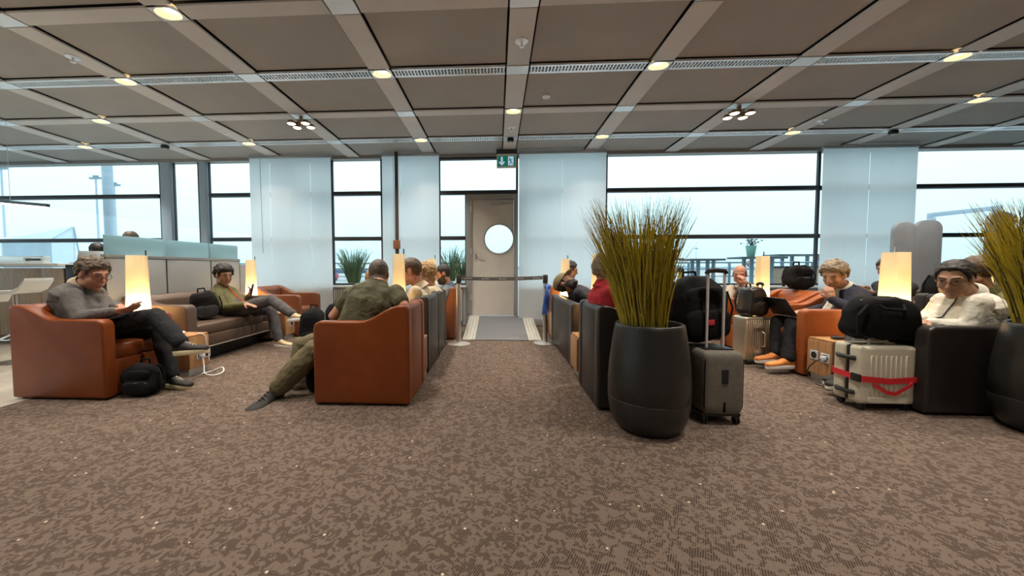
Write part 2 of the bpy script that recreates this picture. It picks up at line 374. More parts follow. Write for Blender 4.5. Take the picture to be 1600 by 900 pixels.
MB().rings([[V((pc[0]+q*math.cos(2*PI*k/n), .008, pc[1]+q*math.sin(2*PI*k/n))) for k in range(n)] for q in (R*.86, .01)], cap=True).build('porthole_pane', M_glass, lf, smooth=False)
MB().box(-.33, -.295, -.03, -.018, 1.10, 1.24).tube([(-.312, -.03, 1.2), (-.312, -.07, 1.2), (-.30, -.078, 1.2), (-.19, -.078, 1.2)], .010, 8).build('door_handle', M_steel, lf, ang=50)
MB().box(-.325, -.30, -.028, -.018, 1.04, 1.08).build('lock', M_steel, lf, .003)
MB().box(.16, .40, -.075, -.02, 2.15, 2.21).box(-.02, .30, -.05, -.03, 2.125, 2.14).build('door_closer', M_alu, lf, .004)
for z in (.3, 1.2, 2.0): MB().tube([(-.405, -.065, z), (-.405, -.065, z+.10)], .009, 8).build('hinge', M_steel, lf)
# ---- radiators below the windows
for x0, x1, w in ((-6.45, -4.9, 'under window left of first blind'), (-3.24, -2.2, 'between first and second blind'), (-1.15, -.66, 'beside the door'), (2.07, 5.92, 'under the wide right window'), (7.55, 11, 'under the far right window')):
    t = thing('radiator_cover', 'grey slatted radiator cover %s' % w, 'radiator', ((x0+x1)/2, WY-.06, 0), 0, 'radiator covers along the window wall')
    hw = (x1-x0)/2; MB().box(-hw, hw, -.045, .06, .70, .735).box(-hw, hw, -.045, .06, .06, .10).box(-hw, hw, .03, .06, .10, .70).build('casing', mat('radiator_dark', (.10, .105, .11), .6), t, .003)
    g = MB(); k = -hw+.012
    while k < hw-.01: g.box(k-.011, k+.011, -.05, .0, .10, .70); k += .042
    g.build('slat', mat('radiator_slat', (.42, .41, .38), .45), t, smooth=False, kind='stuff')
# ---- blinds
M_blind = translucent('blind_fabric', (.70, .74, .77), (.90, .95, .98), .68)
def blind(x0, x1, z0, lab, n=4, sw=0.0, cord=True):
    t = thing('fabric_blind', lab, 'blind', ((x0+x1)/2, WY-.17, z0), 0, 'white fabric blinds on the window wall')
    w = (x1-x0)/n; hw = (x1-x0)/2
    MB().box(-hw, hw, -.02, .035, CEIL-.06-z0, CEIL-z0-.005).build('head_rail', M_alu, t, .003)
    for k in range(n):
        a = -hw+w*k; g = MB(); rr = []
        for zi in range(9):
            z = (CEIL-.05-z0)*zi/8; row = []
            for xi in range(9):
                u = xi/8; y = .010*math.sin(PI*u)*(1 if k % 2 else .4) + .004*(k % 2) + sw*(1-zi/8)*(u+k)/n*(.0 if k < 1 else 1)
                row.append(V((a+.002+(w-.001)*u, y, z)))
            rr.append(row)
        g.rings(rr, cap=False, close=False); ob = g.build('panel', M_blind, t)
        MB().box(a+.004, a+w-.002, -.006+sw*.5, .010+sw*.5, -.002, .028).build('bottom_bar', M_white, ob, .003)
    if cord: MB().tube([(-hw+.22, -.015, CEIL-.06-z0), (-hw+.24, -.02, 1.40-z0)], .004, 6).build('cord', mat('cord_grey', (.2, .22, .24), .6), t)
blind(-4.74, -3.15, .02, 'pale translucent fabric blind behind left seating, widest of the left two', 4)
blind(-2.166, -1.085, .02, 'pale translucent fabric blind left of the door with dark post before it', 3)
blind(.404, 1.987, .15, 'pale translucent fabric blind right of the grey door', 4, .03, False)
blind(5.75, 7.336, .02, 'pale translucent fabric blind right of the wide window', 4, 0, False)
tp = thing('wall_post', 'thin dark bronze post with wooden box before the blind', 'post', (-1.87, WY-.235, 0))
MB().box(-.03, .03, -.02, .02, 0, CEIL).build('post', mat('bronze_post', (.10, .075, .06), .4, metal=.4), tp, .004); MB().box(-.065, .065, -.045, -.02, 1.47, 1.63).build('control_box', M_oakside, tp, .005)
# ---- remaining unseen walls; the left one has an open band added for extra daylight
M_wall = mat('warm_white_wall', (.74, .71, .67), .8)
struct(MB().box(-13.2, -13, -8, WY+.3, -.05, .8).box(-13.2, -13, -8, WY+.3, 2.9, CEIL+.2).build('wall_left', M_wall, smooth=False))
struct(MB().box(13, 13.2, -8, WY+.3, -.05, CEIL+.2).build('wall_right', M_wall, smooth=False))
struct(MB().box(-13, 13, -8.2, -8, -.05, CEIL+.2).build('wall_front', mat('darkened_wall', (.30, .24, .19), .7), smooth=False))  # unseen wall, closed and darkened to cut fill light from behind the camera
# ---- ramp to the door, with metal edge strips
rp = thing('door_ramp', 'short grey carpeted ramp rising to the door', 'ramp', (0, 0, 0))
ya, yb, zb = 5.52, WY-.02, .185
rM = mat('ramp_carpet', (.14, .145, .155), .9, var=.1, vscale=40, bump=.4, bscale=300)
MB().rings([[V((x, ya, -.0)), V((x, yb, 0)), V((x, yb, zb)), V((x, ya, .012))] for x in (-.34, .48)]).build('ramp_surface', rM, rp, smooth=False)
M_tread = mat('tread_plate', (.62, .60, .53), .42, metal=.45, var=.15, vscale=30)
for x0 in (-.53, .48):
    st = MB().rings([[V((x, ya-.01, 0)), V((x, yb, 0)), V((x, yb, zb+.006)), V((x, ya-.01, .018))] for x in (x0, x0+.19)]).build('edge_strip', M_tread, rp, smooth=False)
    g = MB()
    for i in range(30):
        for j in range(3):
            u = (i+.5)/30; y = ya+(yb-ya)*u; z = .018+(zb-.012)*u
            g.box(x0+.03+.055*j, x0+.055+.055*j, y-.009, y+.009, z-.002, z+.004)
    g.build('tread_studs', M_tread, st, smooth=False, kind='stuff')
# ---- exit sign
t = thing('exit_sign', 'green emergency exit sign with arrow and running figure above the door', 'sign', (.172, WY-.25, 3.05))
MB().box(-.18, .18, -.03, .03, -.115, .13).build('casing', M_white, t, .006); MB().box(-.19, .19, -.03, .03, .13, .215).build('mount', M_frame, t, .004)
M_gr = mat('sign_green', (.0, .16, .075), .4, emit=(0, .25, .11), estr=.35); M_pic = mat('sign_pale', (.62, .68, .95), .4, emit=(.55, .62, 1), estr=.5)
MB().box(-.155, .155, -.034, -.029, -.09, .09).build('green_face', M_gr, t, smooth=False)
MB().prism([(-.105, .075), (-.070, .075), (-.070, -.03), (-.045, -.005), (-.035, -.03), (-.0875, -.082), (-.14, -.03), (-.13, -.005), (-.105, -.03)], -.037, -.033).build('arrow', M_pic, t, smooth=False)
fp = MB().box(.025, .125, -.037, -.033, -.08, .08).build('door_symbol', M_pic, t, smooth=False)
run = MB(); run.cap((.050, -.038, .045), .010, (.050, -.0385, .047), .010, 8)
for a, b, w in (((.055, .03), (.08, -.015), .011), ((.08, -.015), (.060, -.04), .007), ((.060, -.04), (.045, -.065), .006), ((.08, -.015), (.098, -.04), .007), ((.098, -.04), (.115, -.06), .006), ((.058, .028), (.035, .0), .005), ((.060, .028), (.09, .02), .005), ((.09, .02), (.10, .04), .005)):
    run.tube([(a[0], -.038, a[1]), (b[0], -.038, b[1])], w, 6)
run.build('running_figure', M_gr, fp)

# ================================================================== OUTSIDE
M_conc = mat('pale_concrete', (.46, .52, .55), .8, var=.08, vscale=.6)
struct(MB().box(-16, 16, WY+.32, 12.2, -.2, .0).build('terrace', M_conc, smooth=False))
struct(MB().box(-900, 900, 12.2, 1200, -1.5, -1.3).box(-900, 900, -600, -12, -1.5, -1.3).build('apron', mat('apron_concrete', (.42, .50, .54), .9, var=.1, vscale=.02), smooth=False))
g = MB(); pts = []
for k in range(61):
    x = -900+30*k; pts.append((x, 1.5+7*abs(noise.noise(V((x*.006, 3.1, 0))))+3*abs(noise.noise(V((x*.02, 1.1, 0))))))
g.rings([[V((x, 560, -6)) for x, h in pts], [V((x, 590, h+1)) for x, h in pts], [V((x, 680, -6)) for x, h in pts]], cap=False, close=False)
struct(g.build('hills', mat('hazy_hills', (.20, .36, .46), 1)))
M_rail = mat('grey_rail', (.22, .32, .40), .5)
for x0, x1, w in ((-9.5, -.6, 'left of the door'), (.9, 9.5, 'right of the door')):
    t = thing('terrace_railing', 'grey metal terrace railing outside, %s' % w, 'railing', ((x0+x1)/2, 10.2, 0)); hw = (x1-x0)/2
    for z in (1.25, 1.07, .88, .68): MB().tube([(-hw, 0, z), (hw, 0, z)], .022 if z > 1.2 else .014, 8).build('rail', M_rail, t)
    k = -hw
    while k <= hw+.01: MB().box(k-.025, k+.025, -.025, .025, 0, 1.25).build('post', M_rail, t, .004); k += (x1-x0)/8
M_ttop = mat('slate_top', (.11, .14, .17), .5)
def bar_table(pxa, pxb, py, lab, Y=9.6):
    a = at(pxa, py, Y); b = at(pxb, py, Y); c = (a+b)/2; hw = (b.x-a.x)/2
    t = thing('bar_table', lab, 'table', (c.x, Y, 0), 0, 'high bar tables on the terrace')
    MB().box(-hw, hw, -.3, .3, c.z-.05, c.z).build('table_top', M_ttop, t, .008)
    for x in (-hw*.55, -hw*.2, hw*.35, hw*.7): MB().box(x-.035, x+.035, -.03, .03, 0, c.z-.05).build('leg', M_rail, t, .004)
    return c
bar_table(1070, 1123, 404.5, 'high dark bar table outside with bare top, left of flower pot')
c2 = bar_table(1147, 1217, 401.5, 'high dark bar table outside carrying the mint flower pot')
bar_table(1203, 1290, 397.5, 'high dark bar table outside before the wooden screen', 10.9)
bar_table(990, 1060, 404, 'high dark bar table outside, half hidden by tall grass')
fp_ = at(1173, 401.5, 9.5)
t = thing('flower_pot', 'mint green flower pot with grey flowers on bar table outside', 'flower pot', (fp_.x, 9.5, c2.z))
MB().lathe([(.075, 0), (.08, .005), (.115, .26), (.12, .28), (.105, .28), (.10, .22)], (0, 0, 0), 20).build('pot', mat('mint_glaze', (.25, .55, .48), .4), t)
g = MB(); gf = MB()
for k in range(26):
    a = random.uniform(0, 2*PI); r = random.uniform(.05, .24); h = .28+random.uniform(.04, .2)
    p1 = V((r*math.cos(a), r*math.sin(a), h)); g.tube([(0, 0, .22), p1*.5+V((0, 0, .16)), p1], [.006, .005, .003], 5); gf.ell(p1, ((.022, 0, 0), (0, .022, 0), (0, 0, .018)), 7, 5)
g.build('stems', mat('flower_stem', (.07, .10, .07), .7), t, kind='stuff'); gf.build('flowers', mat('grey_flower', (.16, .18, .24), .7), t, kind='stuff')
p = at(1171, 412, 10.12)
t = thing('no_smoking_sign', 'round white prohibition sign with red ring on railing', 'sign', (p.x, 10.12, p.z))
MB().rings([[V((.085*math.cos(2*PI*k/24), y, .085*math.sin(2*PI*k/24))) for k in range(24)] for y in (-.008, .008)]).build('plate', M_white, t, ang=30)
MB().rings([[V((q*math.cos(2*PI*k/24), y, q*math.sin(2*PI*k/24))) for k in range(24)] for q, y in ((.085, -.008), (.085, -.013), (.068, -.013), (.068, -.008))], cap=False).box(-.008, .008, -.013, -.009, -.07, .07, Matrix.Rotation(.8, 4, 'Y')).build('red_ring', mat('sign_red', (.35, .06, .08), .5), t, ang=30)
MB().box(-.045, .04, -.012, -.008, -.012, .004).build('cigarette_symbol', M_black, t)
p = at(1063, 428, 10.0)
t = thing('bollard_post', 'small yellow and black marker post beside the terrace railing', 'marker', (p.x, 10.0, 0))  # small yellow object built as an unlit bollard
MB().lathe([(.03, 0), (.03, .62), (.05, .7), (.055, 1.0), (.03, 1.02)], (0, 0, 0), 14).build('body', mat('marker_yellow', (.75, .42, .03), .5), t); MB().lathe([(.09, 1.0), (.09, 1.08), (.04, 1.13)], (0, 0, 0), 14).build('head', M_black, t)
a, b = at(1208, 417, 10.05), at(1290, 448, 10.05)
t = thing('plank_screen', 'pale wooden plank screen standing on the terrace', 'screen', ((a.x+b.x)/2, 10.05, 0)); n = 22
for k in range(n):
    x = a.x-(a.x+b.x)/2+(b.x-a.x)*(k+.5)/n; MB().box(x-.031, x+.031, -.012, .012, 0, a.z-.03).build('plank', mat('pale_plank', (.46, .36, .26), .7, var=.2, vscale=5), t, .004)
MB().box(a.x-(a.x+b.x)/2, b.x-(a.x+b.x)/2, -.03, .03, a.z-.03, a.z+.02).build('top_rail', M_frame, t, .004)
# planters outside
def grass_planter(name, lab, c, pr, ph, n, gh, spread, mats, potm, prof=None, rs=1, fine=0, bw=.0035):
    rnd = random.Random(rs)
    t = thing(name, lab, 'planter', (c[0], c[1], c[2] if len(c) > 2 else 0))
    prof = prof or [(pr*.7, 0), (pr*.75, .01), (pr, ph-.02), (pr, ph), (pr*.88, ph), (pr*.84, ph-.08)]
    MB().lathe(prof, (0, 0, 0), 48).build('pot', potm, t, ang=60)
    rt = prof[-1][0]
    MB().lathe([(rt*1.0, ph-.085), (rt*.6, ph-.07), (.01, ph-.06)], (0, 0, 0), 24).build('soil', mat('soil', (.03, .022, .016), .95, bump=.6, bscale=80), t)
    gs = [MB() for _ in mats]
    for k in range(n):
        a = rnd.uniform(0, 2*PI); r0 = rt*.72*math.sqrt(rnd.random()); q = rnd.random()
        lean = spread*(r0/rt*.9+.1*rnd.random())*(.6+.7*rnd.random())
        a2 = a+rnd.uniform(-.5, .5); h = gh*(.50+.50*rnd.random()**.8); curl = rnd.uniform(.0, .22 if not fine else .14)*gh
        base = V((r0*math.cos(a)-(.03 if fine else 0), r0*math.sin(a), ph-.08)); dirn = V((math.cos(a2), math.sin(a2), 0))
        hook = rnd.uniform(-.07, .07) if k % len(mats) == len(mats)-1 and fine else 0
        pts = []
        for i in range(7):
            u = i/6; wob = fine*math.sin(u*20+k)*.012*u if hook else 0
            pts.append(base + dirn*(lean*h*u + curl*u*u*u) - V((.10*h*u if fine else 0, 0, 0)) + V((-dirn.y, dirn.x, 0))*(hook*u**3*2+wob) + V((0, 0, h*u - .10*h*u**4*lean*1.5)))
        w = bw*(.7+.6*rnd.random())
        gs[k % len(mats)].tube(pts, [w, w, w*.95, w*.85, w*.7, w*.5, w*.2], 3)
    for g_, m_ in zip(gs, mats): g_.build('grass_blades', m_, t, kind='stuff')
    return t
M_green = mat('green_blade', (.10, .17, .055), .6, var=.3, vscale=3); M_green2 = mat('dark_green_blade', (.045, .085, .03), .6)
p = at(553, 447, 9.4)
grass_planter('outdoor_planter', 'green grass in pale planter outside, behind blinds left of door', (p.x, 9.4), .2, .72, 260, 1.05, .42, [M_green, M_green2], M_white, rs=3, bw=.009)
for k, (px, w) in enumerate(((704, 'nearer the blind'), (722, 'nearer the door'))):
    p = at(px, 447, 9.4); grass_planter('outdoor_planter', 'sparse green grass in white planter outside side pane, %s' % w, (p.x, 9.4+.35*k), .16, .78, 90, 1.02, .35, [M_green, M_green2], M_white, rs=5+k, bw=.009)
# column, masts, tent, pale frame, bus
p = at(169, 300, 9.0); t = thing('outdoor_column', 'pale blue round steel column outside the left window', 'column', (p.x, 9.0, 0))
MB().lathe([(.11, 0), (.11, 5.5)], (0, 0, 0), 24).build('shaft', M_finlight, t); MB().lathe([(.19, 0), (.19, .05), (.12, .06)], (0, 0, 0), 24).build('base', M_finlight, t)
for px, py, w in ((149.5, 277, 'left of the outdoor column'), (178, 288, 'right of the outdoor column'), (1.5, 262, 'at the left edge of the view'), (1088, 388, 'small and far, above the terrace tables')):
    Y = 62 if px < 1000 else 200; p = at(px, py, Y); t = thing('light_mast', 'tall thin floodlight mast %s' % w, 'light mast', (p.x, Y, -1.3)); h = p.z+1.3
    MB().tube([(0, 0, 0), (0, 0, h)], [.20, .14], 10).build('pole', M_finlight, t); MB().box(-1.1, 1.1, -.2, .2, h-.3, h).box(-.4, .4, -.2, .2, h, h+.35).build('lamp_bar', M_rail, t, .05)
M_tent = mat('tent_fabric', (.62, .70, .76), .8, var=.06, vscale=2, bump=.3, bscale=6)
Y = 15.0; A = at(3, 375, Y); B = at(80, 375, Y); C = at(115, 355, Y+.2); D = at(40, 357, Y+3.2); E_ = at(118, 415, Y+.3)
t = thing('party_tent', 'large pale grey fabric tent outside the left window', 'tent', ((A.x+C.x)/2, Y, 0)); ox = V(((A.x+C.x)/2, Y, 0))
def quadslab(pts, th=.05):
    pts = [V(q)-ox for q in pts]; nrm = (pts[1]-pts[0]).cross(pts[2]-pts[0]).normalized()*th
    return MB().rings([pts, [q+nrm for q in pts]])
zf = lambda q, z=0.0: V((q.x, q.y, z))
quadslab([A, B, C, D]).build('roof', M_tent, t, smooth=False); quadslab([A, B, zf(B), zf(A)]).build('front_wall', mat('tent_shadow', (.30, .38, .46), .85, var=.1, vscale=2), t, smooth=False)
quadslab([B, C, zf(C), zf(B)]).build('gable_wall', M_tent, t, smooth=False); quadslab([A, D, zf(D), zf(A)]).build('side_wall', M_tent, t, smooth=False)
quadslab([C, D, zf(D), zf(C)]).build('back_wall', M_tent, t, smooth=False)
MB().tube([C-ox, V((E_.x+.5, E_.y, .0))-ox], .03, 6).build('guy_rope', M_rail, t)
a, b = at(1452, 333, 10.6), at(1562, 321, 10.6)
t = thing('pale_frame', 'pale open frame outside the far right window', 'frame', ((a.x+b.x)/2, 10.6, 0)); hw = (b.x-a.x)/2  # two posts and a sloping beam, all one pale colour
MB().rings([[V((-hw, y, a.z)), V((hw, y, b.z)), V((hw, y, b.z-.12)), V((-hw, y, a.z-.12))] for y in (-.06, .06)]).build('beam', M_finlight, t, .01)
for s_, z in ((-1, a.z), (1, b.z)): MB().box(s_*(hw-.06)-.06, s_*(hw-.06)+.06, -.06, .06, 0, z-.12).build('post', M_finlight, t, .01)
p = at(553, 436, 72); t = thing('apron_bus', 'low white, red and blue bus far out on the apron', 'bus', (p.x, 72, -1.3))
MB().box(-5, 5, -1.25, 1.25, .35, 2.9).build('body', M_white, t, .15); MB().box(-4.8, 4.8, -1.28, -1.2, 1.5, 2.5).build('window_band', mat('bus_glass', (.05, .12, .22), .2), t); MB().box(-5.02, -2.6, -1.29, -1.2, .5, 1.4).build('red_panel', mat('bus_red', (.55, .04, .08), .5), t)
for x in (-3.4, 3.2): MB().rings([[V((x+.48*math.cos(2*PI*k/18), y, .48+.48*math.sin(2*PI*k/18))) for k in range(18)] for y in (-1.28, -.95)]).build('wheel', M_black, t, ang=40)
# ================================================================== SEATING
def leather(name, c, rough=.36):
    return mat(name, c, rough, var=.12, vscale=5, bump=.2, bscale=130, spec=.32)
M_car = leather('caramel_leather', (.20, .046, .009)); M_car2 = leather('tan_leather', (.30, .078, .018)); M_dark = leather('dark_brown_leather', (.030, .025, .023), .34)
M_tau = leather('taupe_leather', (.105, .072, .055), .38); M_brn = leather('brown_leather', (.17, .060, .028), .42)
def arm_poly(d, ha, hb, z0, curve=True):
    x0, x1 = -d/2, d/2; p = [(x1, z0), (x1, ha-.06), (x1-.012, ha-.02), (x1-.05, ha)]
    if curve:
        xa, xb = x0+.40, x0+.07
        for k in range(9):
            u = k/8; s_ = u*u*(3-2*u); p.append((xa+(xb-xa)*u, ha+(hb-ha)*s_))
    p += [(x0+.03, hb if curve else ha), (x0+.006, (hb if curve else ha)-.012), (x0, (hb if curve else ha)-.04), (x0, z0)]
    return p
def armchair(lab, c, rz, m, d=.84, w=.66, ha=.68, hb=.81, seat=.44, cat='armchair', name='armchair', z0=.015, n=1, rail=False, group='leather lounge chairs', sag=0.0):
    t = thing(name, lab, cat, (c[0], c[1], 0), rz, group); ta = .105 if w < 1 else .15
    for s_ in (-1, 1):
        y0, y1 = (w/2-ta, w/2) if s_ > 0 else (-w/2, -w/2+ta)
        MB().prism(arm_poly(d, ha, hb, z0), y0, y1).build('arm', m, t, .022, 3, ang=50)
    hwi = w/2-ta
    MB().prism([(-d/2+.005, z0), (-d/2+.005, hb-.03), (-d/2+.03, hb-.003), (-d/2+.10, hb-.003), (-d/2+.16, hb-.06), (-d/2+.23, z0+.2), (-d/2+.23, z0)], -hwi, hwi).build('backrest', m, t, .015, 2, ang=50)
    MB().box(-d/2+.2, d/2-.02, -hwi, hwi, z0+(.14 if rail else 0), seat-.12).build('seat_base', m, t, .02, 2)
    cw = 2*hwi/n
    for k in range(n):
        y = -hwi+cw*(k+.5); cu = MB(); superbox(cu, (.075, y, seat-.06), (d-.28)/2+.02, cw/2-.003, .075, 7, 36, 14)
        ob = cu.build('seat_cushion', m, t)
    if rail:
        MB().box(-d/2+.12, d/2-.16, -hwi+.05, hwi-.05, 0, z0+.14).build('plinth', M_black, t, .004)
        MB().box(d/2-.035, d/2-.02, -hwi, hwi, z0+.125, z0+.14).build('metal_rail', M_steel, t)
    else:
        for x in (-d/2+.05, d/2-.05):
            for y in (-w/2+.05, w/2-.05): MB().lathe([(.016, 0), (.016, z0+.01)], (x, y, 0), 10).build('glide', M_black, t)
    return t
armchair('caramel leather armchair nearest on the left, holding man in grey sweater', (-3.68, 3.16), 0, M_car, d=.84, w=.66, hb=.80)
armchair('taupe leather sofa against grey partition, with young man and backpack', (-3.78, 4.61), 0, M_tau, d=.76, w=1.62, ha=.70, hb=.80, name='sofa', cat='sofa', z0=.05, n=1, rail=True, group=None)
armchair('brown leather armchair by the first blind, empty', (-3.62, 6.07), 0, M_brn, d=.84, w=.74)
armchair('caramel leather armchair with back to aisle, holding man in olive shirt', (-1.085, 3.13), PI, M_car, d=.78, w=.62)
armchair('dark leather armchair behind the olive-shirted man, holding man in cream shirt', (-1.10, 4.11), PI, M_dark, d=.78, w=.78)
armchair('dark leather armchair along aisle, holding fair-haired woman', (-1.115, 4.835), PI, M_dark, d=.78, w=.64)
armchair('brown leather armchair beside left barrier post, holding bearded man', (-1.04, 5.90), PI, M_brn, d=.80, w=.70)
armchair('dark leather armchair behind the big grass planter, holding red-shirted person', (1.11, 3.14), 0, M_dark, d=.68, w=.66)
armchair('dark leather sofa along aisle, with man lying back in cap', (1.19, 4.69), 0, M_dark, d=.78, w=1.50, ha=.66, hb=.72, name='sofa', cat='sofa', z0=.05, rail=True, group=None)
armchair('brown leather armchair by the right blind, holding person in mauve shirt', (1.25, 6.15), 0, M_brn, d=.80, w=.66)
armchair('tan leather armchair behind socket table, holding man with laptop', (3.52, 4.16), PI, M_car2, d=.86, w=.70)
armchair('tan leather armchair with black bag on its back, empty', (3.62, 5.01), PI, M_car2, d=.86, w=.68)
armchair('tan leather armchair under wide window, holding bald man', (3.42, 6.10), -PI/2, M_car2, d=.80, w=.72)
armchair('almost black leather armchair beside white suitcase, holding man in white shirt', (3.62, 3.16), PI, M_dark, d=.88, w=.66, ha=.665, hb=.70)
armchair('dark armchair in next bay behind bright lamp, holding person with phone', (5.50, 5.02), PI, M_dark, d=.82, w=.70)
armchair('dark armchair in next bay, holding brown-haired person in dark jacket', (5.22, 4.08), 0, M_dark, d=.82, w=.74)
armchair('dark armchair in next bay behind the white-shirted man', (5.75, 3.20), PI, M_dark, d=.82, w=.66)
# ---- side tables
def socket(t, x, z, y, s_):
    M_sk = mat('socket_grey', (.55, .56, .57), .4)
    so = MB().box(min(x, x+s_*.008), max(x, x+s_*.008), y-.045, y+.045, z-.045, z+.045).build('socket', M_sk, t, .003)
    xx = x+s_*.0085; MB().rings([[V((xx+e_, y+q*math.cos(2*PI*k/16), z+q*math.sin(2*PI*k/16))) for k in range(16)] for q, e_ in ((.032, 0), (.028, s_*.001), (.002, s_*.001))], cap=False).build('socket_well', M_black, so)
def side_table(lab, x0, x1, y0, y1, front, h=.42, sockets=(), seam=None):
    cx_, cy_ = (x0+x1)/2, (y0+y1)/2; t = thing('side_table', lab, 'side table', (cx_, cy_, 0), 0, 'small oak side tables between seats')
    hx, hy = (x1-x0)/2, (y1-y0)/2
    MB().box(-hx, hx, -hy, hy, .075, h-.02).build('body', M_oakside, t, .003); MB().box(-hx-.002, hx+.002, -hy-.002, hy+.002, h-.02, h).build('table_top', M_oak, t, .003)
    xf_ = front*hx
    n = 2 if seam else 1
    for k in range(n):
        a, b = -hy+2*hy*k/n, -hy+2*hy*(k+1)/n
        MB().box(min(xf_, xf_+front*.012), max(xf_, xf_+front*.012), a+.0015, b-.0015, .077, h-.022).build('front_panel', M_oak, t, .002)
    MB().box(-hx+.02, hx-.008, -hy+.008, hy-.008, 0, .075).build('plinth', M_alu, t, .002)
    for y, z in sockets: socket(t, xf_+front*.012, z, y, front)
    return t
side_table('oak side table between grey-sweatered man and taupe sofa', -3.95, -3.13, 3.505, 3.755, 1, sockets=((.0, .20), (.09, .20)))
side_table('oak side table between taupe sofa and brown armchair', -4.05, -3.27, 5.43, 5.68, 1, sockets=((.02, .24),))
side_table('oak side table behind olive-shirted man', -1.45, -.72, 3.46, 3.70, -1)
side_table('oak side table near the left barrier post', -1.45, -.78, 5.25, 5.42, -1)
side_table('oak side table between dark armchair and dark sofa on aisle', .80, 1.55, 3.62, 3.92, -1)
side_table('oak side table near the right barrier post', .83, 1.6, 5.48, 5.74, -1)
side_table('oak side table with two sockets between tan and dark armchairs', 3.10, 3.95, 3.50, 3.76, -1, sockets=((.045, .255), (-.075, .25)), seam=True)
side_table('oak side table behind the aluminium suitcase', 3.10, 3.85, 4.545, 4.66, -1)
side_table('oak side table in the next bay', 4.9, 6.2, 4.46, 4.65, -1)
# ---- lamps
M_shade = translucent('paper_shade', (.85, .78, .62), (1.0, .84, .56), .62)
lamp_n = 0
def table_lamp(lab, px, Y, z=.42, rz=.3, w=.115, h=.825):
    p = at(px, 440, Y); t = thing('table_lamp', lab, 'lamp', (p.x, Y, z), rz, 'tall paper table lamps')
    def sq(q, zz): return [V((x, y, zz)) for x, y in rrect(q, q, .012, 2)]
    MB().box(-w*.55, w*.55, -w*.55, w*.55, 0, .015).build('base', M_steel, t, .004)
    MB().rings([sq(w*1.12, .03), sq(w*1.18, .22), sq(w*1.10, .45), sq(w, h)], cap=False).build('shade', M_shade, t, ang=60)
    MB().tube([(0, 0, .01), (0, 0, .14)], .012, 8).build('lamp_holder', M_white, t); MB().ell((0, 0, .20), ((.028, 0, 0), (0, .028, 0), (0, 0, .05)), 12, 8).build('bulb', M_bulb, t)
    MB().tube([(w*.4, w*.4, .015), (w*.4, w*.4, h+.055)], .006, 6).build('rod', M_black if px < 1300 else M_steel, t)
    l = bpy.data.lights.new('lamp_light', 'POINT'); l.energy = LAMP_W; l.color = (1, .70, .36); l.shadow_soft_size = .045
    lo = bpy.data.objects.new('lamp_light', l); COL.objects.link(lo); lo.location = (p.x, Y, z+.285)
    return t
table_lamp('lit paper lamp behind the grey-sweatered man', 215, 3.63, rz=.2, w=.13)
table_lamp('lit paper lamp behind the young man in green jacket', 392.5, 5.56)
table_lamp('lit paper lamp between olive-shirted man and cream-shirted man', 623.5, 3.58, rz=0, w=.10)
table_lamp('lit paper lamp beside the bearded man near left barrier post', 675, 5.33, rz=0, w=.10)
table_lamp('dim paper lamp above the man lying back in cap', 883, 5.6, rz=0, w=.11)
table_lamp('lit paper lamp behind the big grass planter', 934, 3.77, rz=0, w=.10)
table_lamp('lit paper lamp beside the bald man', 1190.5, 4.60, rz=0, w=.105)
table_lamp('bright paper lamp behind bag on white suitcase', 1398, 3.63, rz=.1, w=.14)
table_lamp('lit paper lamp far right behind white-shirted man and screen', 1531, 4.55, rz=.1, w=.13)
# ---- partition behind the sofa
M_pgrey = mat('partition_grey', (.33, .36, .39), .35, var=.04, vscale=2); M_frost = translucent('frosted_glass', (.34, .52, .60), (.62, .86, .95), .5)
t = thing('sofa_partition', 'grey panelled partition with frosted upper panes behind the sofa', 'partition', (-4.22, 4.71, 0)); ys = [3.70, 4.43, 5.15, 5.75]
for a, b in zip(ys[:-1], ys[1:]):
    MB().box(-.02, .02, a-4.71+.010, b-4.71-.010, .08, 1.225).build('panel', M_pgrey, t, .006); MB().box(-.006, .006, a-4.71+.012, b-4.71-.022, 1.262, 1.475).build('frosted_pane', M_frost, t, .002)
MB().box(-.03, .03, -1.01, 1.04, 1.225, 1.262).build('top_rail', mat('rail_grey', (.25, .28, .30), .4), t, .004)
for y in ys: MB().box(-.015, .015, y-4.71-.008, y-4.71+.008, 0, 1.225).build('upright', M_black, t, .002)
MB().box(-.02, .02, 1.045, 1.20, .08, 1.17).build('end_panel', M_pgrey, t, .006)
# ---- counter, stool, pendant bar
M_oakc = wood('counter_oak', (.36, .24, .14), (.46, .33, .21), 3, (6, 6, 1)); M_orw = wood('orange_wood', (.40, .15, .04), (.52, .22, .07), 4, (6, 6, 1))
Yc = 5.05; zt = at(60, 411.5, Yc).z; xr = at(99, 450, Yc).x
t = thing('bar_counter', 'high oak bar counter with white top on the left', 'counter', (xr-1.4, Yc+.35, 0))
for a, b in ((-1.15, -.42), (-.42, .33), (.33, 1.02), (1.02, 1.39)):
    MB().box(a+.004, b-.004, -.33, -.31, .12, zt-.07).build('front_panel', M_oakc, t, .003)
MB().box(-.02, .03, -.345, -.331, .12, zt-.07).build('orange_post', M_orw, t, .004)
MB().box(-1.38, 1.38, -.31, .30, .02, zt-.07).build('carcass', M_oakside, t, .003)
MB().box(-1.55, 1.42, -.42, .36, zt-.05, zt).build('counter_top', mat('counter_white', (.72, .74, .74), .3), t, .008)
MB().box(1.42, 1.56, -.33, .3, .02, zt-.02).build('end_panel', M_black, t, .006)
q = thing('power_rail', 'brushed metal socket box standing on the bar counter', 'socket box', (xr-1.05, Yc+.20, zt))
MB().box(-.9, .55, -.05, .05, 0, .115).build('casing', M_steel, q, .006)
